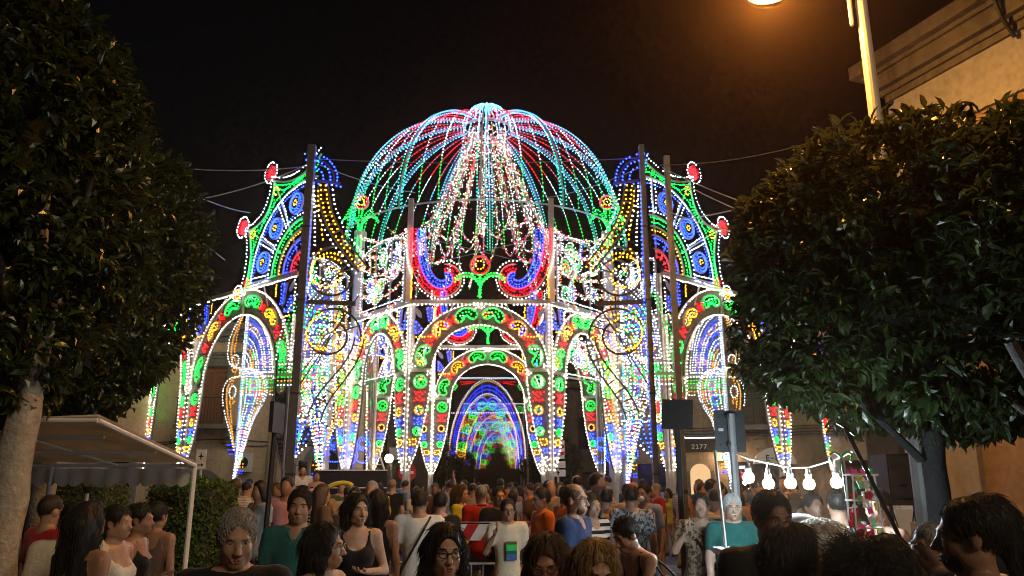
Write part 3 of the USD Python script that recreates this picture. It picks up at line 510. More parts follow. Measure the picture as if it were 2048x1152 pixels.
stucco('ochre_stucco', (.42, .3, .2), (.28, .2, .14)); stucco('grey_stone', (.26, .25, .23), (.13, .125, .115)); stucco('worn_stone', (.22, .2, .175), (.07, .065, .06))
plain('shutter_wood', (.2, .085, .04), .6, var=.3, scale=12); plain('shutter_green', (.07, .085, .06), .6, var=.25); plain('roller', (.2, .2, .19), .5, metal=.3); plain('black', (.012, .012, .013), .55); plain('black_gloss', (.01, .01, .011), .2)
plain('door_dark', (.03, .025, .022), .5); plain('canvas', (.36, .31, .23), .85, var=.15, scale=4, bump=.15, fine=90)
mk('tent_canvas', {'t': ('texture_coordinate', {}), 'n': ('noise_texture', {'scale': 2.5, 'detail': 5.0}), 'r': ('rgb_ramp', {'ramp': [(.3, (.5, .47, .4)), (.7, (.7, .67, .58))]}), 'd': ('diffuse_bsdf', {}), 'l': ('translucent_bsdf', {}), 'm': ('mix_closure', {'fac': .55})}, [('t.object', 'n.vector'), ('n.fac', 'r.fac'), ('r.color', 'd.color'), ('r.color', 'l.color'), ('d.BSDF', 'm.closure1'), ('l.BSDF', 'm.closure2')], 'm.closure')
plain('white_cloth', (.68, .68, .68), .8, var=.08); plain('white_enamel', (.7, .7, .7), .35, var=.05)
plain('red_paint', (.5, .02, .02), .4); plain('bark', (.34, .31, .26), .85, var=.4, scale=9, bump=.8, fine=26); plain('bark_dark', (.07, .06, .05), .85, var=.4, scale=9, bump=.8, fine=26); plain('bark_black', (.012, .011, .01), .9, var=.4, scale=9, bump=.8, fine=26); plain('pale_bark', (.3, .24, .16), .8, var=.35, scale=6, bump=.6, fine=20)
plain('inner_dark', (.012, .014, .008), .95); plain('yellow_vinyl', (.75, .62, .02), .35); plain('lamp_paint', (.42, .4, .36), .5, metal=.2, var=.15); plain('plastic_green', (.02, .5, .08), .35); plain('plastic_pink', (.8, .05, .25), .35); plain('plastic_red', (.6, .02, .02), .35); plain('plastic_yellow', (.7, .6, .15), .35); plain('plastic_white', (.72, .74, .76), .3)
glow('sodium_glow', (1, .44, .09), 740.0); glow('led_glow', (.7, .88, 1), 230.0); glow('wall_lamp_glow', (1, .72, .4), 45.0); glow('shop_light', (.95, .97, 1), 2.2); glow('screen_white', (.9, .95, 1), 2.0); glow('screen_red', (1, .02, .03), 1.4); glow('door_light', (1, .8, .5), 1.1); glow('window_glow', (1, .62, .3), .5)
def leafmat(name, c0, c1, rough=.32):
    mk(name, {'o': ('geometry', {}), 'r': ('rgb_ramp', {'ramp': [(0, c0), (1, c1)]}), 'p': ('principled_bsdf', {'roughness': rough, 'specular_ior_level': .5}), 't': ('translucent_bsdf', {'color': tuple(np.asarray(c1) * 1.4)}), 'm': ('mix_closure', {'fac': .15})},
       [('o.random_per_island', 'r.fac'), ('r.color', 'p.base_color'), ('p.BSDF', 'm.closure1'), ('t.BSDF', 'm.closure2')], 'm.closure')
leafmat('leaf_dark', (.025, .042, .011), (.105, .12, .034)); leafmat('leaf_light', (.1, .13, .03), (.17, .19, .05)); leafmat('hedge_leaf', (.07, .13, .02), (.18, .26, .045), .5); leafmat('broad_leaf', (.06, .14, .03), (.11, .2, .05), .35)
gd = struct('ground', box(-90, 90, -30, 160, -.3, 0), 'asphalt')
rs = random.Random(3)
for j in range(22):
    y0 = 6.4 + j * .52; off = .45 * (j % 2)
    for i in range(9):
        x0 = -3.2 + i * .9 + off; h = rs.uniform(.010, .016)
        b = (np.array([[x0 + .006, y0 + .006, .004], [x0 + .892, y0 + .006, .004], [x0 + .892, y0 + .512, .004], [x0 + .006, y0 + .512, .004], [x0 + .014, y0 + .014, h], [x0 + .884, y0 + .014, h], [x0 + .884, y0 + .504, h], [x0 + .014, y0 + .504, h]]),
             np.array([[4, 5, 6], [4, 6, 7], [0, 1, 5], [0, 5, 4], [1, 2, 6], [1, 6, 5], [2, 3, 7], [2, 7, 6], [3, 0, 4], [3, 4, 7]]))
        obj('paving_slab', b, 'paving_' + rs.choice('aabc'), gd)
def wall(b, A, B, h, mat, holes=(), depth=.35, name='wall', z0=0):
    """wall along A-B (facing the camera) with openings (u0, u1, z0, z1, arched)"""
    A, B = np.asarray(A, float), np.asarray(B, float); L = np.linalg.norm(B - A); U = (B - A) / L; N = np.array([U[1], -U[0]])
    pg = shapely.box(0, z0, L, h)
    for (u0, u1, a, c, ar) in holes:
        hp = shapely.box(u0, a, u1, c)
        if ar: hp = hp.union(Polygon(arc(((u0 + u1) / 2, c), (u1 - u0) / 2, (u1 - u0) / 2, 0, 180, 20)))
        pg = pg.difference(hp)
    T = lambda v: np.stack([A[0] + v[:, 0] * U[0] + v[:, 2] * N[0], A[1] + v[:, 0] * U[1] + v[:, 2] * N[1], v[:, 1]], 1)
    def put(nm, m, mt, par=None, **k): v, f = m; return obj(nm, (T(np.asarray(v, float)), f), mt, par or b, **k)
    v, f = extrude(pg, depth); w = put(name, (np.asarray(v) - [0, 0, depth], f), mat)
    return put, L
def slab(u0, u1, z0, z1, w0, w1): return box(u0, u1, z0, z1, w0, w1)
def shutters(put, par, u0, u1, z0, z1, mat, n=14):
    m = (u0 + u1) / 2; k = 0
    for a, b in ((u0, m - .01), (m + .01, u1)):
        q = put('shutter', cat([slab(a, a + .06, z0, z1, -.12, -.07), slab(b - .06, b, z0, z1, -.12, -.07), slab(a + .06, b - .06, z0, z0 + .08, -.12, -.07), slab(a + .06, b - .06, z1 - .08, z1, -.12, -.07)]), mat, par)
        H = (z1 - z0 - .16) / n
        for i in range(n): put('slat', moved(slab(a + .06, b - .06, z0 + .08 + i * H + .008, z0 + .08 + (i + 1) * H - .006, -.11, -.085)), mat, q)
def balcony(put, u0, u1, z, dep=.9, par=None):
    bl = put('balcony', slab(u0, u1, z - .16, z, .0, dep), 'grey_stone')
    for u in np.linspace(u0 + .25, u1 - .25, 2): put('corbel', cat([slab(u - .12, u + .12, z - .45, z - .16, 0, .55), slab(u - .1, u + .1, z - .7, z - .45, 0, .3)]), 'grey_stone', bl)
    put('rail', cat([slab(u0 + .02, u1 - .02, z + 1.0, z + 1.04, dep - .08, dep - .04), slab(u0 + .02, u1 - .02, z + .08, z + .1, dep - .08, dep - .04)]), 'iron', bl)
    for u in np.arange(u0 + .05, u1, .12): put('baluster', slab(u, u + .018, z, z + 1.0, dep - .07, dep - .05), 'iron', bl)
# left town house
lb = thing('town_house', 'beige two-storey house with brown shutters and a stone balcony behind the left arch', 'house')
Lh = [(1.0, 2.1, 0, 2.2, 1), (4.35, 5.5, 3.95, 6.3, 0), (4.2, 5.5, 0, 1.35, 1), (9.0, 10.2, 0, 2.4, 1), (8.6, 9.7, 3.95, 6.3, 0), (12.0, 13.2, 0, 2.6, 0)]
put, L_ = wall(lb, (-16.9, 31), (-5.85, 31), 8.0, 'beige_stucco', Lh[:5])
put('cornice', cat([slab(-.2, L_ + .2, 7.3, 7.5, 0, .12), slab(-.2, L_ + .2, 7.5, 7.75, 0, .22), slab(-.2, L_ + .2, 7.75, 8.02, -.35, .42)]), 'grey_stone')
put('string_course', cat([slab(0, L_, 6.62, 6.75, 0, .06), slab(0, L_, 6.75, 6.86, 0, .12)]), 'grey_stone')
for (u0, u1, z0, z1) in ((4.35, 5.5, 3.95, 6.3), (8.6, 9.7, 3.95, 6.3)):
    fr = put('window_frame', cat([slab(u0 - .25, u0, z0, z1 + .28, 0, .07), slab(u1, u1 + .25, z0, z1 + .28, 0, .07), slab(u0, u1, z1, z1 + .28, 0, .07)]), 'grey_stone')
    shutters(put, fr, u0, u1, z0, z1, 'shutter_wood')
balcony(put, 3.9, 6.1, 3.93); balcony(put, 8.1, 10.2, 3.93)
for (u0, u1, a, c, ar) in (Lh[0], Lh[2], Lh[3]):
    m = (u0 + u1) / 2; r_ = (u1 - u0) / 2
    put('doorway', slab(u0 - .02, u1 + .02, 0, c + r_, -.3, -.26), 'door_dark'); ro_ = arc((m, c), r_ + .25, r_ + .25, 0, 180, 16); ri_ = arc((m, c), r_, r_, 0, 180, 16)
    v, f = extrude(Polygon(np.vstack([[(u1 + .25, 0)], ro_, [(u0 - .25, 0), (u0, 0)], ri_[::-1], [(u1, 0)]])), .08); put('door_surround', (v, f), 'grey_stone')
ac = put('air_conditioner', slab(6.25, 6.8, 2.15, 2.85, .03, .35), 'white_enamel'); put('grille', lathe([(.22, 0), (.22, .01), (.01, .012)], 14, (6.5, 2.5, .35)), 'dark_metal', ac); put('junction_box', slab(5.95, 6.3, 2.95, 3.3, 0, .18), 'ochre_stucco')
for z, c0, c1 in ((3.32, 1, 4), (3.4, 0, 10.8), (3.25, 5.5, 10.8)): put('wall_cable', tube([(c0 + (c1 - c0) * t, z - .12 * math.sin(PI * t * 2) ** 2, .05) for t in np.linspace(0, 1, 14)], .02, 5), 'dark_metal')
put('pilaster', slab(7.35, 7.75, 0, 6.6, 0, .1), 'ochre_stucco')
# dark corner block left of the street, and the right-hand row
cb = thing('corner_building', 'dark brown corner building at the mouth of the street, ladder leaning before it', 'building')
put, L_ = wall(cb, (-5.7, 36), (-3.9, 37), 7.2, 'dark_stucco', [(.5, 1.4, 0, 2.4, 0)]); put('door', slab(.48, 1.42, 0, 2.4, -.3, -.25), 'door_dark'); put('cornice', slab(-.1, L_ + .1, 6.9, 7.25, 0, .25), 'dark_stucco')
put('shop_sign', slab(.1, .95, 2.75, 3.3, .05, .12), 'plastic_white')
rb = thing('shop_building', 'brown building with ground-floor shops behind the right arch', 'building')
RA, RB = (4.2, 33), (16.2, 30)
Rh = [(3.1, 3.9, 0, 2.1, 1), (4.2, 4.75, 0, 2.6, 0), (5.5, 7.1, 0, 2.4, 0), (5.3, 6.2, 4.0, 6.3, 0), (9.0, 11.0, 0, 2.6, 0), (8.8, 9.7, 4.0, 6.3, 0), (1.0, 2.2, 0, 2.5, 0)]
put, L_ = wall(rb, RA, RB, 8.6, 'brown_stucco', Rh)
put('cornice', cat([slab(-.2, L_ + .2, 7.9, 8.15, 0, .15), slab(-.2, L_ + .2, 8.15, 8.65, -.3, .4)]), 'grey_stone'); put('string_course', slab(0, L_, 3.55, 3.75, 0, .1), 'grey_stone'); put('string_course', slab(0, L_, 6.9, 7.1, 0, .1), 'worn_stone')
for (u0, u1, z0, z1) in ((5.3, 6.2, 4.0, 6.3), (8.8, 9.7, 4.0, 6.3)):
    fr = put('window_frame', cat([slab(u0 - .2, u0, z0, z1 + .2, 0, .06), slab(u1, u1 + .2, z0, z1 + .2, 0, .06), slab(u0, u1, z1, z1 + .2, 0, .06)]), 'worn_stone'); shutters(put, fr, u0, u1, z0, z1, 'shutter_green')
balcony(put, 4.9, 6.7, 3.96)
rd = put('roller_shutter', slab(5.5, 7.1, 0, 2.4, -.3, -.25), 'roller')
for i in range(16): put('slat', slab(5.52, 7.08, .05 + i * .146, .16 + i * .146, -.25, -.225), 'roller', rd)
put('shop_front', slab(9.0, 11.0, 0, 2.6, -.3, -.25), 'door_dark'); put('shop_front', slab(1.0, 2.2, 0, 2.5, -.3, -.25), 'black_gloss')
put('doorway', slab(3.05, 3.95, 0, 2.55, -.32, -.28), 'window_glow'); put('door_frame', cat([slab(2.95, 3.1, 0, 2.2, 0, .05), slab(3.9, 4.05, 0, 2.2, 0, .05)]), 'worn_stone'); put('entrance', slab(4.15, 4.8, 0, 2.65, -.32, -.28), 'ochre_stucco')
wl = put('wall_lamp', cat([slab(4.42, 4.56, 2.86, 2.98, 0, .2)]), 'dark_metal'); put('lamp_glass', moved(trimesh.creation.icosphere(2, .14), None, (4.49, 2.72, .22)), 'wall_lamp_glow', wl)
fs = put('fascia', slab(2.2, 4.9, 2.95, 3.5, .02, .1), 'black'); put('number', moved(meshkit.text_mesh('2177', .18, .01), None, (3.2, 3.08, .105)), 'plastic_white', fs); put('light_strip', slab(2.3, 4.8, 3.5, 3.53, .02, .1), 'shop_light', fs)
sc = put('screen', slab(4.95, 5.45, 1.15, 2.55, .05, .15), 'black_gloss')
for z, a, c, mt in ((2.35, 5.02, 5.38, 'screen_white'), (2.28, 5.02, 5.36, 'screen_white'), (2.1, 5.1, 5.32, 'screen_red'), (2.03, 5.08, 5.34, 'screen_red'), (1.96, 5.06, 5.34, 'screen_red'), (1.89, 5.1, 5.3, 'screen_red'), (1.5, 5.06, 5.34, 'screen_white'), (1.42, 5.04, 5.36, 'screen_white')): put('text_line', slab(a, c, z, z + .045, .15, .158), mt, sc)
put('emblem', moved(extrude(Polygon([(0, -.1), (.11, .02), (.09, .09), (.03, .08), (0, .04), (-.03, .08), (-.09, .09), (-.11, .02)]), .01), None, (5.2, 1.72, .15)), 'screen_white', sc)
s2 = put('shop_screen', slab(.35, .75, 1.5, 2.6, .05, .12), 'black_gloss'); put('letter', moved(meshkit.text_mesh('N', .32, .01, True), None, (.43, 2.1, .122)), 'screen_white', s2); put('band', slab(.42, .7, 1.72, 1.95, .12, .13), 'screen_red', s2)
aw = put('awning', extrude(Polygon(np.vstack([arc((6.35, 2.45), .78, .62, 0, 180, 20)])), .9), 'white_enamel'); put('awning_text', moved(meshkit.text_mesh('E-P', .2, .01, True), None, (6.0, 2.58, .905)), 'black', aw)
put('hanging_sign', moved(slab(5.62, 6.1, 3.1, 3.4, .1, .15)), 'canvas')
for z in (3.62, 3.72, 3.84, 3.95): put('wall_cable', tube([(2 + 9 * t, z - .06 * math.sin(PI * t * 3) ** 2, .12) for t in np.linspace(0, 1, 16)], .02, 5), 'dark_metal')
# shops further right
sb = thing('corner_shop', 'low dark shop with a white name board and lit counters at the far right', 'shop')
put, L_ = wall(sb, (10.6, 23.6), (15.4, 21.8), 5.2, 'dark_stucco', [(.3, 4.7, 0, 2.35, 0)]); put('interior', slab(.3, 4.7, 0, 2.35, -1.6, -1.5), 'brown_stucco'); 
nb = put('name_board', slab(1.0, 2.6, 2.6, 3.0, .02, .1), 'plastic_white'); put('name', moved(meshkit.text_mesh('Mauceri', .19, .01, True), None, (1.55, 2.7, .102)), 'black', nb)
put('lit_board', slab(.35, 4.6, 1.95, 2.3, -.5, -.42), 'shop_light'); aw = put('awning', slab(.9, 4.4, 1.62, 1.86, -.2, -.15), 'plastic_pink')
put('counter', slab(.6, 4.5, 0, 1.0, -.9, -.3), 'white_enamel')
for k in range(10): put('scallop', moved(lathe([(.17, 0), (.17, .03), (.01, .032)], 10), None, (1.07 + .35 * k, 1.62, -.2)), 'white_cloth', aw)
for k in range(7): put('display_case', slab(.8 + .5 * k, 1.2 + .5 * k, 1.0, 1.35, -.7, -.4), 'shop_light' if k % 3 == 1 else 'white_enamel')
nbd = thing('street_building', 'large old building with a weathered stone cornice at the top right', 'building')
put, L_ = wall(nbd, (6.8, 12.5), (11.2, 1.2), 8.3, 'ochre_stucco', [], name='side_wall')
put('pilaster', slab(0, .68, 0, 7.4, .002, .12), 'white_stucco'); put('frieze', slab(0, L_, 7.4, 8.3, .002, .06), 'white_stucco')
cz = lambda z0, z1, w: slab(-w, L_, z0, z1, -.3, w)
put('cornice', cat([cz(8.3, 8.42, .12), cz(8.42, 8.52, .18), cz(8.52, 8.78, .3), cz(8.78, 8.86, .36), cz(8.86, 9.1, .5)]), 'worn_stone'); put('gutter_pipe', tube([(2.3, 8.2, .14), (2.3, 8.5, .36), (2.3, 9.1, .56)], .035, 6), 'dark_metal')
put('plinth', slab(0, L_, 0, .55, .12, .16), 'grey_stone')
v, f = wall.__defaults__ and box(6.8, 12, 12.5, 12.8, 0, 8.3); obj('end_wall', (v, f), 'white_stucco', nbd)
# buildings closing the street beyond
for (x0, x1, y0, h, lab) in ((-9.5, -5.2, 52, 7.5, 'dark house left of the far street arches'), (3.2, 9, 50, 8, 'dark house right of the far street arches')):
    b = thing('far_house', lab, 'house'); put, L_ = wall(b, (x0, y0), (x1, y0), h, 'dark_stucco', [(1, 1.9, 3.8, 5.8, 0), (2.8, 3.7, 3.8, 5.8, 0), (1.2, 2.2, 0, 2.4, 0)])
    for u in (1, 2.8): put('window', slab(u, u + .9, 3.8, 5.8, -.3, -.25), 'black_gloss')
    put('door', slab(1.2, 2.2, 0, 2.4, -.3, -.25), 'door_dark'); put('cornice', slab(-.1, L_ + .1, h - .3, h + .05, 0, .3), 'dark_stucco')
# ---------------------------------------------------------------- street lamp
def street_lamp(label, x, y, dx, rz=0):
    t = thing('street_lamp', label, 'street lamp', (x, y, 0))
    obj('pole', lathe([(.14, 0), (.14, .9), (.1, 1.0), (.085, 4.5), (.07, 8.72), (.0, 8.74)], 14), 'lamp_paint', t)
    obj('arm', tube([(0, 0, 8.47), (dx * .3, 0, 8.74), (dx * .8, 0, 8.78), (dx, 0, 8.67)], .035, 8), 'lamp_paint', t); obj('brace', tube([(dx * .13, 0, 8.5), (dx * .13, 0, 7.72), (dx * .13, 0, 7.68)], [.03, .03, .022], 8), 'lamp_paint', t)
    h = obj('lamp_hood', lathe([(.05, .52), (.08, .4), (.2, .32), (.3, .12), (.31, .08), (.28, .08), (.2, .2), (.0, .3)], 18, (dx, 0, 8.13)), 'lamp_paint', t)
    obj('lamp_bowl', lathe([(.0, -.1), (.08, -.085), (.14, -.03), (.165, .05), (.165, .1)], 18, (dx, 0, 8.16)), 'sodium_glow', h)
street_lamp('tall pale street lamp glowing orange above the right tree', 4.71, 9.2, -1.22)
# ---------------------------------------------------------------- trees
def leaf_mesh(P, D, Nn, Ln, Wd, fold=.25):
    """pointed leaves at P along D, upper side Nn"""
    D = D / np.linalg.norm(D, axis=1, keepdims=True); S = np.cross(D, Nn); S /= np.linalg.norm(S, axis=1, keepdims=True) + 1e-9; N2 = np.cross(S, D)
    L = Ln[:, None]; Wd = Wd[:, None]
    r0 = P; a = P + D * L * .35 + S * Wd * .5 + N2 * Wd * fold; b = P + D * L * .35 - S * Wd * .5 + N2 * Wd * fold; m = P + D * L * .5
    a2 = P + D * L * .72 + S * Wd * .36 + N2 * (Wd * fold - L * .06); b2 = P + D * L * .72 - S * Wd * .36 + N2 * (Wd * fold - L * .06); t = P + D * L - N2 * L * .16
    V = np.stack([r0, a, b, m, a2, b2, t], 1); f = np.array([[0, 1, 3], [0, 3, 2], [1, 4, 3], [3, 5, 2], [4, 6, 3], [3, 6, 5]])
    return V.reshape(-1, 3), (f[None] + (np.arange(len(P)) * 7)[:, None, None]).reshape(-1, 3)
def tree(name, label, c, r, ex, trunk, tr, n, rng, mat='leaf_dark', bark='bark', ll=.145, branches=(), parts=120, light=.0):
    """clipped evergreen: c crown centre, r half axes, ex superellipse power; leaves lie in clusters through an uneven shell"""
    t = thing(name, label, 'tree', (trunk[0][0], trunk[0][1], 0)); c, r = np.asarray(c, float), np.asarray(r, float); b0 = np.array([trunk[0][0], trunk[0][1], 0])
    tp = bez(*trunk, n=14); obj('trunk', tube(tp + np.array([[.012 * math.sin(i * 2.1), .012 * math.cos(i * 1.7), 0] for i in range(14)]), np.linspace(tr * 1.12, tr * .8, 14), 12), bark, t, base=b0, smooth=50)
    end = np.asarray(trunk[-1], float)
    for i in range(7):
        a = i * 2.4; q = c + r * np.array([.7 * math.cos(a), .7 * math.sin(a), .1 + .1 * (i % 4)]); mid_ = (end + q) / 2 + [0, 0, -.12 * r[2]]
        obj('limb', tube(bez(end - [0, 0, .15], mid_, q, n=9), np.linspace(tr * .5, tr * .12, 9), 6), bark, t, base=b0)
    for br, rr in branches: obj('limb', tube(bez(*br, n=12), np.linspace(rr, rr * .45, 12), 8), bark, t, base=b0)
    nc = n // 9; u = rng.normal(size=(nc, 3)); u /= (np.abs(u) ** ex).sum(1, keepdims=True) ** (1 / ex)
    lump = meshkit.fbm(u * 2.2 + c, 3, 1)[:, None]; rad = (.86 + .26 * lump) * (1 - .28 * rng.random((nc, 1)) ** 2.2)
    C = c + u * r * rad; out = u / r; out /= np.linalg.norm(out, axis=1, keepdims=True)
    k = 9; P = np.repeat(C, k, 0) + rng.normal(size=(nc * k, 3)) * .035; O = np.repeat(out, k, 0)
    D = O * .55 + rng.normal(size=P.shape) * .75 + [0, 0, -.12]; Nn = O * .5 + [0, 0, .8] + rng.normal(size=P.shape) * .3
    Ln = ll * rng.uniform(.65, 1.2, len(P)); Wd = Ln * rng.uniform(.36, .5, len(P))
    d = np.linalg.norm(P - [0, 0, EYE], axis=1); vis = ((P - c) / r * (np.array([0, 0, EYE]) - c)).sum(1) > 0
    keep = np.argsort(np.where(vis & (P[:, 2] < 6), d, 99) + rng.random(len(P)) * 1.5)[:parts]; mask = np.zeros(len(P), bool); mask[keep] = True
    f = obj('foliage', leaf_mesh(P[~mask], D[~mask], Nn[~mask], Ln[~mask], Wd[~mask]), mat, t, kind='stuff', base=b0)
    for i in keep: obj('leaf', leaf_mesh(P[i:i + 1], D[i:i + 1], Nn[i:i + 1], Ln[i:i + 1], Wd[i:i + 1]), 'leaf_light' if rng.random() < light else mat, t, base=b0)
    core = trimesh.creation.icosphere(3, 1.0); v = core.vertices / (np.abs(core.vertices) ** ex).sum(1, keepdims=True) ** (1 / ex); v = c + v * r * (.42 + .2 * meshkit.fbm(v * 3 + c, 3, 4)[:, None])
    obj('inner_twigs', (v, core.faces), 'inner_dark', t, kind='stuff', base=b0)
    return t
R_ = np.random.default_rng
tree('clipped_tree', 'clipped evergreen with a thick grey trunk at the left edge', (-5.0, 7.0, 4.4), (1.36, 1.3, 2.15), 2.05, ((-4.42, 7.0, 0), (-4.4, 7, 1.5), (-4.35, 7, 3.0)), .155, 20000, R_(1), parts=220, light=.25)
tree('clipped_tree', 'broad dark clipped evergreen behind the left-edge tree, beside the left arch', (-6.5, 10.2, 4.6), (2.2, 2.0, 2.45), 2.15, ((-6.2, 10.6, 0), (-6.2, 10.6, 1.5), (-6.15, 10.4, 3.4)), .16, 24000, R_(2), parts=120)
tree('clipped_tree', 'flat-topped clipped evergreen with a dark trunk right of the stall lamps', (4.4, 7.6, 3.72), (1.98, 1.6, 1.5), 2.9, ((3.72, 7.1, 0), (3.75, 7.1, 1.5), (3.9, 7.2, 3.2)), .105, 26000, R_(3), bark='bark_black', parts=260, light=.12,
     branches=[(((3.66, 7.1, 1.95), (3.3, 7.0, 2.3), (2.75, 6.9, 2.75)), .04)])
tree('clipped_tree', 'nearer evergreen reaching in from the right edge on a thick arching limb', (4.95, 5.6, 3.72), (1.55, 1.2, 1.08), 2.3, ((5.0, 5.6, 0), (5.0, 5.6, 1.2), (4.9, 5.6, 2.2)), .13, 8000, R_(4), bark='bark_dark', parts=280, light=.6,
     branches=[(((5.0, 5.6, 1.5), (4.2, 5.5, 1.75), (3.75, 5.4, 2.1), (3.45, 5.3, 2.7)), .085), (((4.4, 5.5, 1.75), (4.0, 5.5, 1.9), (3.6, 5.6, 2.3)), .045)])
pt = thing('pruned_trunk', 'pale pruned trunk with a cut-off limb at the far left edge', 'tree', (-5.5, 8.6, 0))
obj('trunk', tube(bez((0, 0, 0), (.05, 0, 1), (.0, 0, 1.9), (.12, 0, 2.45), n=12), np.linspace(.14, .07, 12), 9), 'pale_bark', pt, smooth=50); obj('limb', tube([(.06, 0, 2.1), (.2, 0, 2.3), (.3, 0, 2.42)], [.06, .05, .045], 8), 'pale_bark', pt)
for i, (x, y, h, lab) in enumerate(((-4.6, 44, 4.4, 'dark street tree left of the far arches'), (-3.9, 54, 4.2, 'small dark tree further down the street on its left side'), (2.4, 44, 4.4, 'dark street tree right of the far arches'), (2.0, 55, 4.3, 'small dark tree further down the street on its right side'))):
    tree('street_tree', lab, (x, y, h * .66), (1.5, 1.4, h * .3), 2.1, ((x, y, 0), (x, y, 1), (x, y, h * .5)), .12, 2600, R_(20 + i), bark='bark_dark', parts=0, ll=.2)
def hedge(label, x0, x1, y0, y1, z0, z1, n, rng, cat_='hedge'):
    t = thing('hedge', label, cat_, ((x0 + x1) / 2, (y0 + y1) / 2, 0)); b0 = np.array([(x0 + x1) / 2, (y0 + y1) / 2, 0]); c = np.array([(x0 + x1) / 2, (y0 + y1) / 2, (z0 + z1) / 2]); r = np.array([x1 - x0, y1 - y0, z1 - z0]) / 2
    u = rng.normal(size=(n, 3)); u /= (np.abs(u) ** 6).sum(1, keepdims=True) ** (1 / 6); P = c + u * r * (.9 + .22 * meshkit.fbm(u * 3, 3)[:, None]) * (1 - .2 * rng.random((n, 1)) ** 2)
    D = u * .6 + rng.normal(size=u.shape) * .7 + [0, 0, .3]; Ln = rng.uniform(.035, .07, n)
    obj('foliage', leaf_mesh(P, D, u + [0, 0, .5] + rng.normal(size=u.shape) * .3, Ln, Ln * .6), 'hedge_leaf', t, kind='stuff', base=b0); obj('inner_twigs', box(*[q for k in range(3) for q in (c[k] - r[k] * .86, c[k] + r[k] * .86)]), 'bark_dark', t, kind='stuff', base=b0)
    obj('planter', [box(x0 - .04, x1 + .04, y0 - .04, y1 + .04, .05, z0 + .1)], 'grey_wood', t, base=b0)
hedge('tall square hedge in a planter beside the tent post', -4.6, -3.7, 10.0, 11.0, .4, 1.76, 11000, R_(8)); hedge('lower hedge in a planter under the tent, behind the broad-leaved plant', -6.6, -5.65, 11.2, 12.0, .4, 1.78, 6000, R_(9))
bp = thing('potted_plant', 'broad-leaved plant between the two hedges', 'plant', (-5.15, 10.4, 0)); obj('pot', lathe([(.0, 0), (.2, 0), (.25, .5), (.22, .5), (.2, .46), (0, .46)], 12), 'canvas', bp)
for i in range(9):
    a = i * 2.4; sp = .25 + .05 * (i % 3); obj('leaf', leaf_mesh(np.array([[.04 * math.cos(a), .04 * math.sin(a), 1.0]]), np.array([[sp * math.cos(a), sp * math.sin(a), .55]]), np.array([[-math.cos(a), -math.sin(a), .4]]), np.array([.55 + .1 * (i % 2)]), np.array([.17]), .12), 'broad_leaf', bp); 
obj('stem', tube([(0, 0, .46), (.01, 0, .8), (0, 0, 1.02)], .03, 6), 'hedge_leaf', bp)
# ---------------------------------------------------------------- tents
tn = thing('market_tent', 'tan canvas tent on a white pipe frame, with a scalloped valance, at the left', 'tent')
TXL, TXR = -7.4, -3.83; ZE, ZT = 1.95, 2.32; YE, YT = 9.6, 7.4
zy = lambda y: ZE + (ZT - ZE) * (YE - y) / (YE - YT); xr = lambda y: TXR + (-.08) * (YE - y) / (YE - YT)
G = 14; gy = np.linspace(YT, YE, G); v = []; 
for y in gy:
    for k, f in enumerate(np.linspace(0, 1, 9)): v.append((TXL + (xr(y) - TXL) * f, y, zy(y) + .045 - .02 * math.sin(f * PI * 4) ** 2))
v = np.array(v); ii = [(i * 9 + j) for i in range(G - 1) for j in range(8)]; fq = np.array([[q, q + 1, q + 10, q + 9] for q in ii]); F3 = np.vstack([fq[:, :3], fq[:, [0, 2, 3]]])
obj('canopy', (np.vstack([v, v + [0, 0, .012]]), np.vstack([F3[:, ::-1], F3 + len(v)])), 'tent_canvas', tn, smooth=40)
pipe = lambda a, b, r=.022: tube([a, (np.asarray(a) + b) / 2, b], r, 8)
obj('edge_pipe', pipe((xr(YT), YT, zy(YT)), (xr(YE), YE, ZE), .028), 'white_enamel', tn); obj('eave_pipe', pipe((TXL, YE, ZE), (TXR, YE, ZE), .026), 'white_enamel', tn); obj('front_pipe', pipe((TXL, YT, ZT), (xr(YT), YT, ZT)), 'white_enamel', tn)
for y in (8.05, 8.8): obj('purlin', pipe((TXL, y, zy(y) - .01), (xr(y) - .28 if y < 8.5 else xr(y) - .1, y, zy(y) - .01)), 'white_enamel', tn)
obj('rafter', pipe((-5.1, 7.5, zy(7.5)), (-4.75, 9.6, ZE), .012), 'white_enamel', tn)
for x in (TXR + .0, -5.55): obj('post', pipe((x, YE, 0), (x, YE, ZE), .03), 'white_enamel', tn)
n_ = 24; x_ = np.linspace(TXL + .05, TXR - .06, n_ * 6 + 1); top_ = np.stack([x_, YE + .012 * np.sin(x_ * 29), np.full(len(x_), ZE - .03)], 1); bot_ = np.stack([x_, YE + .03 * np.sin(x_ * 29 + .5), ZE - .2 - .05 * np.abs(np.sin(np.arange(len(x_)) * PI / 6))], 1)
m_ = len(x_); q = np.arange(m_ - 1); fv = np.vstack([np.stack([q, q + 1, q + m_ + 1], 1), np.stack([q, q + m_ + 1, q + m_], 1)]); vv = np.vstack([top_, bot_]); obj('valance', (np.vstack([vv, vv + [0, .006, 0]]), np.vstack([fv, fv[:, ::-1] + 2 * m_])), 'tent_canvas', tn, smooth=60)
wt = thing('white_canopy', 'small white pitched canopy far behind the left tree trunk', 'tent', (-9.2, 15, 0))
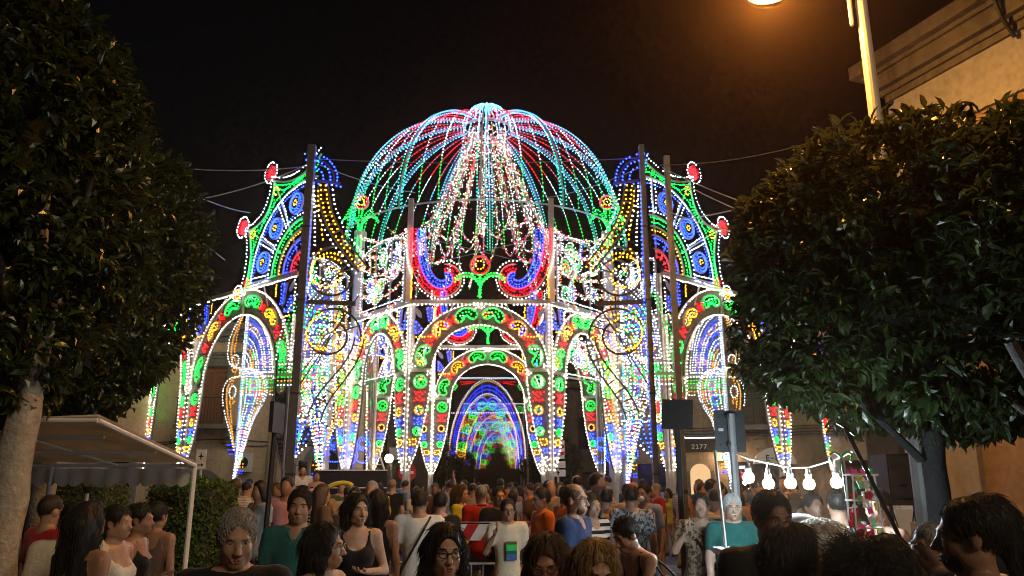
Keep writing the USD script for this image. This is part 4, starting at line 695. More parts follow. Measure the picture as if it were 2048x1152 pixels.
obj('roof', (np.array([(-1.1, -1.1, 2.02), (1.1, -1.1, 2.02), (1.1, 1.1, 2.02), (-1.1, 1.1, 2.02), (0, 0, 2.42)]), np.array([[0, 1, 4], [1, 2, 4], [2, 3, 4], [3, 0, 4]])), 'white_cloth', wt); obj('valance', [box(-1.1, 1.1, -1.12, -1.1, 1.84, 2.02), box(-1.1, 1.1, 1.1, 1.12, 1.84, 2.02), box(1.1, 1.12, -1.1, 1.1, 1.84, 2.02)], 'white_cloth', wt)
for sx in (-1.05, 1.05):
    for sy in (-1.05, 1.05): obj('post', tube([(sx, sy, 0), (sx, sy, 2.02)], .025, 6), 'white_enamel', wt)
um = thing('closed_umbrella', 'closed parasol on a white pole between the hedges', 'parasol', (-5.3, 10.0, 0)); obj('pole', tube([(0, 0, 0), (0, 0, 1.95)], .022, 7), 'white_enamel', um); obj('folded_canopy', lathe([(.03, 1.62), (.07, 1.7), (.06, 1.8), (.015, 1.95)], 9), 'dark_metal', um)
# ---------------------------------------------------------------- signs, wires, barriers, ladder
def sign_post(label, x, y, h, r=.03, mat='pole_metal', lean=0): t = thing('street_sign', label, 'sign', (x, y, 0)); obj('post', tube([(0, 0, 0), (lean, 0, h)], r, 8), mat, t); return t
p_ = W(402, 936, 16); t = sign_post('small white arrow sign on a grey post before the beige house', p_[0], 16, 2.4, .03)
obj('plate', box(-.1, .1, -.05, -.035, 2.02, 2.4), 'plastic_white', t); V_ = lambda pg, w=-.052: moved(moved(extrude(pg, .004), rotx(PI / 2)), None, (0, w, 0))
obj('symbol', [V_(Polygon([(-.008, 2.2), (.008, 2.2), (.012, 2.25), (.06, 2.25), (.012, 2.29), (.006, 2.34), (-.006, 2.34), (-.012, 2.29), (-.06, 2.25), (-.012, 2.25)])), V_(Polygon([(-.06, 2.085), (.02, 2.085), (.02, 2.06), (.065, 2.095), (.02, 2.13), (.02, 2.105), (-.06, 2.105)]))], 'black', t)
p_ = W(535, 965, 9); t = sign_post('dark edge-on sign on a leaning black post left of the scroll tower', p_[0] - .0, 9, 2.62, .03, 'black', .045); obj('plate', moved(box(-.022, .022, -.22, .22, 2.3, 2.64), None, (.06, -.02, 0)), 'black', t)
p_ = W(1360, 965, 8.8); t = sign_post('back of a square dark sign on a thin post right of the tall pole', p_[0], 8.8, 2.66, .033, 'dark_metal'); obj('plate', moved(box(-.17, .17, -.016, 0, -.165, .165), rotz(-.35) @ roty(.06), (-.0, -.05, 2.49)), 'black', t); obj('clamp', box(-.05, .05, -.045, -.032, 2.4, 2.43), 'dark_metal', t)
p_ = W(1467, 905, 8.3); t = sign_post('back of a tall blue-black sign on a grey pole beside the stall', p_[0], 8.3, 2.46, .04, 'pole_metal'); obj('plate', box(-.17, .15, .045, .06, 2.06, 2.5), 'dark_metal', t); 
for z in (2.14, 2.43): obj('bracket', [box(-.12, .12, .03, .044, z - .014, z + .014), box(-.06, -.03, -.045, .03, z - .02, z + .02), box(.03, .06, -.045, .03, z - .02, z + .02)], 'dark_metal', t)
obj('sticker', box(-.13, -.08, .04, .0445, 2.28, 2.31), 'plastic_white', t)
p_ = W(808, 945, 24.5); t = sign_post('round red no-entry sign half hidden by the front arch foot', p_[0] + .1, 24.5, 2.3, .03); obj('plate', moved(lathe([(.01, 0), (.28, 0), (.28, .02), (.01, .021)], 20), rotx(PI / 2), (0, -.04, 2.05)), 'red_paint', t); obj('bar', box(-.2, .2, -.068, -.062, 2.01, 2.09), 'plastic_white', t)
p_ = W(1116, 930, 24); t = sign_post('striped red and white board over two small white plates right of the front arch', p_[0], 24, 3.0, .03); st0 = obj('striped_board', box(-.2, .2, -.06, -.045, 2.45, 3.0), 'plastic_white', t)
for k in range(3): obj('stripe', V_(Polygon([(-.19, 2.47 + .2 * k), (.19, 2.57 + .2 * k if k < 2 else 2.98), (.19, 2.67 + .2 * k if k < 2 else 2.99), (-.19, 2.57 + .2 * k)]), -.061), 'red_paint', st0)
for z in (2.18, 1.93): obj('plate', box(-.22, .22, -.06, -.045, z, z + .2), 'plastic_white', t)
obj('arrow', V_(Polygon([(-.02, 1.96), (.02, 1.96), (.02, 2.03), (.06, 2.03), (0, 2.1), (-.06, 2.03), (-.02, 2.03)]), -.061), 'black', t)
stripe_a = lambda x0: Polygon([(x0, .8), (x0 + .16, .8), (x0 + .3, 1.02), (x0 + .14, 1.02)])
for i, (x, y, rz, lab) in enumerate(((-1.62, 10.0, .1, 'steel crowd barrier with a red and white board left of the man in white'), (-.56, 9.9, .0, 'steel crowd barrier with a striped board left of the boy in cream'), (.36, 10.0, -.05, 'steel crowd barrier with a striped board beside the man in orange'))):
    t = thing('crowd_barrier', lab, 'barrier', (x, y, 0), rz, group='crowd barriers across the street'); obj('frame', [tube([(-.46, 0, .12), (-.46, 0, 1.28), (.46, 0, 1.28), (.46, 0, .12), (-.46, 0, .12)], .02, 7), tube([(-.46, 0, .8), (.46, 0, .8)], .015, 7)], 'pole_metal', t)
    for k in range(6): obj('bar', tube([(-.35 + .14 * k, 0, .12), (-.35 + .14 * k, 0, .8)], .008, 5), 'pole_metal', t)
    for sx in (-.36, .36): obj('foot', tube([(sx, -.28, .02), (sx, 0, .12), (sx, .28, .02)], .018, 6), 'pole_metal', t)
    bd = obj('board', box(-.4, .4, -.035, -.022, 1.07, 1.26), 'plastic_white', t)
    for k in range(3): obj('stripe', V_(Polygon([(-.38 + .28 * k, 1.07), (-.24 + .28 * k, 1.07), (-.12 + .28 * k, 1.26), (-.26 + .28 * k, 1.26)]).intersection(shapely.box(-.395, 1.07, .395, 1.26)), -.0352), 'red_paint', bd)
l0, l1 = W(770, 990, 22), W(744, 902, 22.6); l0[2] = 0; l0[0] += .55
lad = thing('ladder', 'white ladder leaning left of the front arch', 'ladder', l0); dv = l1 - l0; sd_ = np.array([.18, 0, 0])
for q in (-1, 1): obj('rail', tube([q * sd_, dv + q * sd_], .03, 6), 'white_enamel', lad)
for k in range(12): obj('rung', tube([dv * (k + .7) / 12.5 - sd_, dv * (k + .7) / 12.5 + sd_], .018, 6), 'white_enamel', lad)
wlm = W(778, 917, 29); t = thing('wall_lantern', 'small warm lantern glowing left of the front arch foot', 'lamp', wlm); obj('bracket', box(-.05, .05, .1, .7, .1, .16), 'dark_metal', t); obj('lantern_glass', trimesh.creation.icosphere(2, .15), 'wall_lamp_glow', t); obj('post', tube([(0, .65, .16), (0, .65, -wlm[2])], .05, 6), 'dark_metal', t)
pp = thing('wooden_pole', 'plain square grey pole right of the right scroll tower', 'pole', (3.22, 15.0, 0)); obj('shaft', box(-.055, .055, -.055, .055, 0, 8.35), 'tower_metal', pp); obj('strap', box(-.06, .06, -.06, .06, 1.55, 1.62), 'black', pp)
nw = 0
for a, b, sag, lab in ((W(1320, 330, 15), W(1790, 225, 12.4), .25, 'cable from the plain pole to the old building'), (W(1325, 335, 15), W(1700, 470, 9), .1, 'upper stay cable running right behind the clipped tree'), (W(1330, 345, 15), W(1640, 480, 9), .1, 'second stay cable below the upper one, right side'), (W(1345, 440, 15), W(1560, 395, 9), .05, 'cable crossing the stay cables at the right'), (W(1330, 420, 15), W(1540, 480, 9), .05, 'lowest stay cable on the right'),
    (W(615, 328, 16.9), W(380, 402, 12), .1, 'stay cable from the left scroll tower down to the left tree'), (W(615, 332, 16.9), W(330, 333, 14), .1, 'level cable from the left tower into the left tree'), (W(635, 318, 16.9), W(1290, 315, 16.9), .12, 'thin cable between the two scroll towers'), (W(500, 425, 23), W(400, 395, 13), .05, 'cable from the left fan crest to the tree'), (W(640, 330, 16.9), W(830, 385, 22.6), .1, 'cable from the left tower to the front arch post'), (W(1280, 335, 16.9), W(1095, 395, 22.6), .1, 'cable from the right tower to the front arch post'),
    (W(450, 520, 22), W(360, 440, 12), .03, 'short cable above the left arch shoulder'), (W(870, 480, 24), W(1190, 560, 25), .0, 'guy wire across the dome base, falling right'), (W(1060, 480, 24), W(730, 560, 25), .0, 'guy wire across the dome base, falling left')):
    P = np.array([a * (1 - f) + b * f - [0, 0, sag * 4 * f * (1 - f)] for f in np.linspace(0, 1, 12)]); o_ = obj('cable', tube(P, .011, 4), 'wire'); tag(o_, lab, 'cable')
# ---------------------------------------------------------------- nut stall, speakers
NS0 = (2.0, 5.3)
sl = thing('nut_stall', 'white market stall counter under the row of white bulbs', 'stall', (NS0[0], NS0[1], 0))
obj('counter', [box(-.5, .6, -.35, .55, .75, 1.26), box(-.55, .65, -.4, .6, 1.26, 1.3)], 'white_enamel', sl); obj('front_panel', box(-.5, .6, -.365, -.352, .25, .75), 'white_cloth', sl); obj('glass_case', box(.1, .6, -.34, -.1, 1.3, 1.38), 'plastic_white', sl)
for x in (-.45, .55):
    for y in (-.3, .5): obj('leg', box(x - .03, x + .03, y - .03, y + .03, 0, .75), 'pole_metal', sl)
obj('uprights', [tube([(-.48, .5, 1.3), (-.5, .55, 1.98)], .012, 6)], 'pole_metal', sl)
rn = random.Random(8); wires = [(1497, 955, 918), (1537, 967, 926), (1581, 966, 936), (1618, 968, 934), (1673, 965, 918)]
wp = [W(1470, 905, 6.4)] + [W(a, c, 6.0) for a, b, c in wires] + [W(1705, 903, 5.9)]
wire_ = obj('festoon_wire', tube(np.array(wp), .007, 5), 'white_enamel'); tag(wire_, 'drooping white wire that carries the stall bulbs', 'wire')
for k, (a, b, c) in enumerate(wires):
    q = W(a, b, 6.0); t = thing('stall_bulb', '%s of the five bright white bulbs over the stall' % ('leftmost', 'second from the left', 'middle', 'fourth from the left', 'rightmost')[k], 'bulb', q, group='bulbs over the stall')
    top = W(a, c, 6.0)[2] - q[2]; obj('glass', lathe([(.0, -.042), (.03, -.034), (.043, -.005), (.038, .018), (.024, .034)], 14), 'led_glow', t); obj('socket', lathe([(.024, .034), (.026, .07), (.018, .085), (.014, .11), (.0, .112)], 10), 'roller', t); obj('cord', tube([(0, 0, .11), (0, 0, max(top, .13))], .005, 5), 'white_enamel', t)
NP = np.array([2.08, 5.55, 1.3]); nt = thing('nut_sack', 'open white sack heaped with pale nuts on the stall', 'sack', NP)
th_ = np.linspace(0, 2 * PI, 25)[:-1]
def heap(r, h, k): return lathe([(r, 0), (r * .98, h * .2), (r * .8, h * .55), (r * .5, h * .85), (r * .2, h * .98), (0, h)], 22)
obj('sack', [lathe([(.24, 0), (.265, .05), (.26, .1), (.245, .12), (.235, .09)], 22), moved(lathe([(.2, .0), (.2, .1), (.15, .2), (.07, .235), (0, .24)], 22), None, (-.07, .14, 0))], 'white_cloth', nt, smooth=60)
hp = obj('nut_heap', moved(heap(.235, .17, 1), None, (0.02, -.04, .04)), 'canvas', nt, smooth=60)
ns = R_(5); aa = ns.uniform(0, 2 * PI, 900); rr_ = .235 * np.sqrt(ns.random(900)); zz = .04 + .17 * np.interp(rr_ / .235, [0, .2, .5, .8, .98, 1], [1, .98, .85, .55, .2, 0]); P = np.stack([.02 + rr_ * np.cos(aa), -.04 + rr_ * np.sin(aa), zz], 1)
plain('nut_shell', (.55, .45, .3), .6, var=.25, scale=40); obj('nuts', bulbs(P, ns.normal(size=P.shape), .011), 'nut_shell', nt, kind='stuff')
tw = thing('toy_rack', 'tall clear rack of small toys and flowers on the stall', 'display rack', (2.27, 5.2, 1.3)); obj('rack', [tube([(sx * .09, sy * .06, 0), (sx * .07, sy * .05, .5)], .006, 5) for sx in (-1, 1) for sy in (-1, 1)] + [tube([(-.09, -.06, z), (.09, -.06, z), (.09, .06, z), (-.09, .06, z), (-.09, -.06, z)], .005, 4) for z in (.0, .17, .34, .5)], 'plastic_white', tw)
TM = ['plastic_pink', 'plastic_red', 'plastic_green', 'plastic_yellow', 'plastic_white', 'plastic_white']
for k in range(46):
    q = (rn.uniform(-.085, .085), rn.uniform(-.06, .04), rn.uniform(.02, .52)); kk = rn.randrange(3); mt = TM[min(5, int(rn.random() * (3.4 if q[2] < .2 else 6) + (0 if q[2] < .2 else 1.4)) % 6)]
    if kk == 0: obj('toy_flower', [moved(lathe([(.0, 0), (.016, .004), (.0, .01)], 6), rotx(1.3), (q[0] + .016 * math.cos(j * 1.256), q[1] - .02, q[2] + .016 * math.sin(j * 1.256))) for j in range(5)], mt, tw)
    elif kk == 1: obj('toy_packet', moved(box(-.016, .016, -.006, .006, -.024, .024), rotz(rn.uniform(-.5, .5)) @ roty(rn.uniform(-.4, .4)), q), mt, tw)
    else: obj('toy_figure', [moved(trimesh.creation.icosphere(1, .013), None, np.add(q, (0, 0, .022))), moved(lathe([(.0, -.02), (.014, -.016), (.008, .015), (0, .016)], 7), None, q)], mt, tw)
tg = thing('toy_pistol', 'bright orange and green toy leaning at the foot of the toy rack', 'toy', (2.16, 5.02, 1.36)); obj('body', [box(-.05, .06, -.012, .012, .02, .05), moved(box(-.014, .014, -.01, .01, -.045, .03), roty(.3), (-.03, 0, 0))], 'plastic_red', tg); obj('grip', moved(box(-.03, .03, -.014, .014, -.02, .02), roty(.4), (.0, 0, -.02)), 'plastic_green', tg)
up = thing('stall_pole', 'slanting black tent pole crossing in front of the speakers', 'pole'); a_, b_ = W(1690, 855, 5.2), W(1822, 1120, 4.9); obj('shaft', tube([a_, (a_ + b_) / 2, b_ + (b_ - a_) * 1.05], .014, 8), 'black_gloss', up); obj('clip', tube([a_ + [-.05, 0, .03], a_, a_ + [.06, 0, -.05]], .008, 6), 'black_gloss', up)
u2 = thing('balloon_stick', 'thin dark stick topped with a green ribbon bow by the stall', 'stick'); a_, b_ = W(1682, 915, 5.4), W(1700, 1040, 5.4); obj('stick', tube([a_, b_], .008, 6), 'dark_metal', u2)
for d in (-1, 1): obj('bow_loop', tube(bez(a_, a_ + [d * .05, 0, .07], a_ + [d * .1, 0, .02], a_ + [d * .06, 0, -.03], n=10), .009, 6), 'plastic_green', u2)
obj('bow_tail', tube(bez(a_, a_ + [-.02, 0, -.05], a_ + [-.01, 0, -.1], n=6), .007, 5), 'plastic_green', u2)
for (pxl, pxr, lab) in ((1782, 1822, 'black loudspeaker on the truss left of the dark trunk'), (1848, 1890, 'black loudspeaker on the truss right of the dark trunk')):
    a_, b_ = W(pxl, 1000, 11), W(pxr, 908, 11); t = thing('loudspeaker', lab, 'loudspeaker', ((a_[0] + b_[0]) / 2, 11, a_[2])); w_, h_ = (b_[0] - a_[0]) / 2, b_[2] - a_[2]
    obj('cabinet', box(-w_, w_, 0, .5, 0, h_), 'black', t); obj('grille', box(-w_ + .02, w_ - .02, -.02, 0, .03, h_ - .03), 'dark_metal', t); obj('handle', box(-.05, .05, -.03, -.02, h_ * .3, h_ * .34), 'black_gloss', t)
a_ = W(1775, 1000, 11); tr_ = thing('stage_truss', 'low black metal truss table under the loudspeakers', 'stand', (a_[0], 11, 0)); zt = a_[2]; obj('deck', box(0, 1.0, -.1, .6, zt - .07, zt - .002), 'dark_metal', tr_)
for x in (0.02, .33, .66, .98):
    obj('leg', tube([(x, -.05, 0), (x, -.05, zt - .07)], .018, 6), 'dark_metal', tr_)
    if x < .9: obj('brace', [tube([(x, -.05, .1), (x + .31, -.05, zt - .1)], .01, 5), tube([(x + .31, -.05, .1), (x, -.05, zt - .1)], .01, 5)], 'dark_metal', tr_)
bx = thing('wooden_crate', 'pale wooden box under the loudspeakers', 'crate', (a_[0] + .35, 10.5, 0)); obj('panel', [box(-.25, .25, -.15, .15, .62, 1.25)], 'canvas', bx); obj('legs', [box(-.24, -.2, -.14, .14, 0, .62), box(.2, .24, -.14, .14, 0, .62)], 'grey_wood', bx)
yb = thing('balloon_arch', 'thin yellow balloon arch held over the crowd near the performers', 'balloon'); a_, b_, c_, d_ = W(630, 1003, 16), W(648, 968, 16), W(690, 958, 16), W(705, 972, 16); obj('tube', tube(bez(a_, b_, c_, d_, n=18), .045, 9), 'yellow_vinyl', yb, smooth=60)
pf = thing('platform', 'dark platform the two performers stand on', 'platform', W(615, 965, 17.4) * [1, 1, 0]); obj('deck', box(-.7, .8, -.4, .5, .4, .46), 'grey_wood', pf); obj('skirt', box(-.68, .78, -.38, .48, 0, .4), 'black', pf)
sgx = W(690, 965, 19); st = thing('stage_box', 'black stage case with white trim beyond the balloon arch', 'case', (sgx[0], 19, 0)); obj('case', box(-.75, 1.0, 0, .5, .9, 2.05), 'black', st); obj('trim', [box(-.75, 1.0, -.015, 0, 1.62, 1.65), box(-.75, 1.0, -.015, 0, 2.02, 2.05)], 'plastic_white', st); obj('trestle', [box(-.7, -.64, .1, .4, 0, .9), box(.9, .96, .1, .4, 0, .9)], 'dark_metal', st)
# ---------------------------------------------------------------- people
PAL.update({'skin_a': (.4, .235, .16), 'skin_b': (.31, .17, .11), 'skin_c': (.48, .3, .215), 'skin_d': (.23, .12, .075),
    'hair_black': (.012, .01, .009), 'hair_dark': (.03, .018, .011), 'hair_brown': (.075, .04, .02), 'hair_grey': (.27, .26, .25), 'hair_blonde': (.3, .19, .08), 'hair_white': (.5, .5, .48), 'hair_red': (.16, .05, .02),
    'cloth_black': (.014, .014, .016), 'cloth_charcoal': (.045, .045, .05), 'cloth_white': (.62, .6, .56), 'cloth_cream': (.55, .48, .36), 'cloth_grey': (.22, .22, .22), 'cloth_navy': (.02, .03, .075), 'cloth_blue': (.06, .13, .33), 'cloth_teal': (.03, .14, .15), 'cloth_green': (.018, .105, .09),
    'cloth_olive': (.09, .1, .04), 'cloth_red': (.42, .02, .025), 'cloth_orange': (.75, .17, .02), 'cloth_yellow': (.6, .55, .05), 'cloth_ochre': (.6, .34, .05), 'cloth_pink': (.55, .25, .27), 'cloth_purple': (.18, .09, .25), 'cloth_beige': (.4, .32, .22), 'cloth_denim': (.09, .14, .24), 'cloth_brown': (.13, .08, .05), 'cloth_suit': (.014, .028, .075), 'cloth_skyblue': (.25, .33, .45)})
def pattern(name, c0, c1, kind, sc):
    nodes = {'t': ('texture_coordinate', {}), 'r': ('rgb_ramp', {'ramp': [(.0, c0), (.45, c0), (.52, c1), (1, c1)]}), 'p': ('principled_bsdf', {'roughness': .85, 'specular_ior_level': .2})}
    nodes['n'] = ('wave_texture', {'scale': sc, 'bands_direction': 'z', 'distortion': .4}) if kind == 'stripe' else ('noise_texture', {'scale': sc, 'detail': 2.0, 'distortion': .8})
    mk(name, nodes, [('t.object', 'n.vector'), ('n.fac', 'r.fac'), ('r.color', 'p.base_color')], 'p.BSDF')
pattern('cloth_striped', (.012, .012, .014), (.5, .5, .5), 'stripe', 4.5); pattern('cloth_floral', (.06, .07, .08), (.42, .42, .42), 'n', 26); pattern('cloth_leafy', (.09, .06, .03), (.36, .27, .18), 'n', 24); pattern('cloth_checked', (.35, .3, .27), (.55, .5, .45), 'stripe', 9)
plain('eye_white', (.34, .31, .29), .3); plain('eye_iris', (.03, .018, .01), .15); plain('glasses_frame', (.02, .02, .022), .25); plain('glasses_pale', (.35, .3, .3), .2, metal=.6); plain('shoe_white', (.6, .6, .58), .5); plain('shoe_dark', (.03, .028, .026), .5); plain('leather_black', (.016, .016, .017), .35, bump=.3, fine=70); plain('lip', (.3, .09, .07), .4)
def nets(D, xs, ys, zs):
    s = D < 0; nx, ny, nz = D.shape; acc = np.zeros((nx - 1, ny - 1, nz - 1, 3)); cnt = np.zeros((nx - 1, ny - 1, nz - 1)); G = (xs, ys, zs)
    for ax in range(3):
        sl0 = [slice(None)] * 3; sl1 = [slice(None)] * 3; sl0[ax] = slice(0, -1); sl1[ax] = slice(1, None)
        a, b = D[tuple(sl0)], D[tuple(sl1)]; ch = s[tuple(sl0)] != s[tuple(sl1)]; I = np.argwhere(ch); t = a[ch] / (a[ch] - b[ch] + 1e-12)
        P = np.stack([G[k][I[:, k]] for k in range(3)], 1).astype(float); P[:, ax] += t * (G[ax][I[:, ax] + 1] - G[ax][I[:, ax]])
        o1, o2 = [k for k in range(3) if k != ax]
        for d1 in (0, -1):
            for d2 in (0, -1):
                J = I.copy(); J[:, o1] += d1; J[:, o2] += d2; ok = ((J >= 0) & (J < np.array(cnt.shape))).all(1)
                np.add.at(acc, tuple(J[ok].T), P[ok]); np.add.at(cnt, tuple(J[ok].T), 1)
    on = cnt > 0; idx = np.full(cnt.shape, -1); idx[on] = np.arange(on.sum()); V = acc[on] / cnt[on][:, None]; F = []
    for ax in range(3):
        o1, o2 = [(1, 2), (2, 0), (0, 1)][ax]; sl0 = [slice(None)] * 3; sl1 = [slice(None)] * 3; sl0[ax] = slice(0, -1); sl1[ax] = slice(1, None)
        A = s[tuple(sl0)]; ch = A != s[tuple(sl1)]; I = np.argwhere(ch); I = I[(I[:, o1] > 0) & (I[:, o2] > 0) & (I[:, o1] < cnt.shape[o1]) & (I[:, o2] < cnt.shape[o2])]
        if not len(I): continue
        q = []
        for d1, d2 in ((-1, -1), (0, -1), (0, 0), (-1, 0)): J = I.copy(); J[:, o1] += d1; J[:, o2] += d2; q.append(idx[tuple(J.T)])
        q = np.stack(q, 1); fl = ~A[tuple(I.T)]; q[fl] = q[fl][:, ::-1]; F += [q[:, [0, 1, 2]], q[:, [0, 2, 3]]]
    return V, np.vstack(F)
class SDF:
    """smooth union of tapered capsules and turned ellipsoids on an uneven grid, fine round a chosen box"""
    def __init__(s): s.p = []
    def cap(s, a, b, r0, r1=None, k=.03, sub=False): s.p.append(('c', np.asarray(a, float), np.asarray(b, float), r0, r0 if r1 is None else r1, k, sub)); return s
    def ell(s, c, r, R=None, k=.03, sub=False): s.p.append(('e', np.asarray(c, float), np.asarray(r, float), np.eye(3) if R is None else R, 0, k, sub)); return s
    def bb(s, q):
        if q[0] == 'c': m = max(q[3], q[4]); return np.minimum(q[1], q[2]) - m, np.maximum(q[1], q[2]) + m
        e = np.abs(q[3]) @ q[2]; return q[1] - e, q[1] + e
    def mesh(s, h, fine=None, hf=None):
        B = [s.bb(q) for q in s.p if not q[6]]; lo = np.min([b[0] for b in B], 0) - 2.2 * h; hi = np.max([b[1] for b in B], 0) + 2.2 * h; ax = []
        for k in range(3):
            if fine is None: ax.append(np.arange(lo[k], hi[k] + h, h)); continue
            a, b = max(lo[k], fine[0][k]), min(hi[k], fine[1][k]); seg = [np.linspace(lo[k], a, max(2, int((a - lo[k]) / h) + 1))[:-1] if a > lo[k] + 1e-6 else np.zeros(0), np.linspace(a, b, max(2, int((b - a) / hf) + 1)), np.linspace(b, hi[k], max(2, int((hi[k] - b) / h) + 1))[1:] if hi[k] > b + 1e-6 else np.zeros(0)]; ax.append(np.concatenate(seg))
        D = np.full([len(a) for a in ax], .15, np.float32)
        for q in s.p:
            b0, b1 = s.bb(q); m = max(q[5] * 1.2, .02) + h * 1.5
            sl = tuple(slice(int(np.searchsorted(a, b0[k] - m)), int(np.searchsorted(a, b1[k] + m))) for k, a in enumerate(ax))
            if any(x.stop <= x.start for x in sl): continue
            P = np.stack(np.meshgrid(*[a[x] for a, x in zip(ax, sl)], indexing='ij'), -1)
            if q[0] == 'c':
                d = q[2] - q[1]; t = np.clip(((P - q[1]) @ d) / (d @ d + 1e-12), 0, 1); v = np.linalg.norm(P - q[1] - t[..., None] * d, axis=-1) - (q[3] + (q[4] - q[3]) * t)
            else:
                L = (P - q[1]) @ q[3]; k0 = np.linalg.norm(L / q[2], axis=-1); k1 = np.linalg.norm(L / q[2] ** 2, axis=-1); v = k0 * (k0 - 1) / np.maximum(k1, 1e-6)
            O = D[sl]; k = q[5]
            if q[6]: g = np.clip(.5 - .5 * (O + v) / k, 0, 1); D[sl] = O * (1 - g) + -v * g + k * g * (1 - g)
            else: g = np.clip(.5 + .5 * (O - v) / k, 0, 1); D[sl] = O * (1 - g) + v * g - k * g * (1 - g)
        return nets(D, *ax)
def norms(m):
    v, f = m; n = np.zeros_like(v); c = np.cross(v[f[:, 1]] - v[f[:, 0]], v[f[:, 2]] - v[f[:, 0]])
    for k in range(3): np.add.at(n, f[:, k], c)
    return n / (np.linalg.norm(n, axis=1, keepdims=True) + 1e-12)
def rough(m, amp, sc, seed=0, st=(1, 1, 1)): v, f = m; return v + norms(m) * (meshkit.fbm(v * np.asarray(st) * sc + seed, 3, seed)[:, None] - .5) * 2 * amp, f
def _hand():
    """a relaxed right hand: palm and five bent fingers; wrist at the origin, fingers along -z, palm facing +x"""
    import manifold3d as m3
    S = lambda c, r: m3.Manifold.sphere(r, 6).translate(list(c)); hull = lambda *q: m3.Manifold.batch_hull([S(c, r) for c, r in q])
    M_ = hull(((0, -.018, -.005), .016), ((0, .018, -.005), .016), ((.002, -.034, -.085), .012), ((.002, .034, -.08), .012), ((.004, 0, -.09), .012))
    for y, L, z in ((-.033, .068, -.085), (-.011, .078, -.09), (.012, .073, -.09), (.033, .057, -.082)):
        a = (0.002, y, z); b = (.012, y * 1.05, z - L * .45); c = (.03, y * 1.05, z - L * .78); d = (.043, y, z - L * .9); M_ += hull((a, .0095), (b, .0088)) + hull((b, .0088), (c, .008)) + hull((c, .008), (d, .0068))
    a, b, c = (.006, -.024, -.03), (.026, -.05, -.062), (.036, -.054, -.092); M_ += hull((a, .014), (b, .011)) + hull((b, .011), (c, .0085))
    q = M_.to_mesh(); return np.array(q.vert_properties[:, :3], float), np.array(q.tri_verts)
HAND = _hand()
def unit(a): a = np.asarray(a, float); return a / (np.linalg.norm(a) + 1e-9)
CACHE = {}
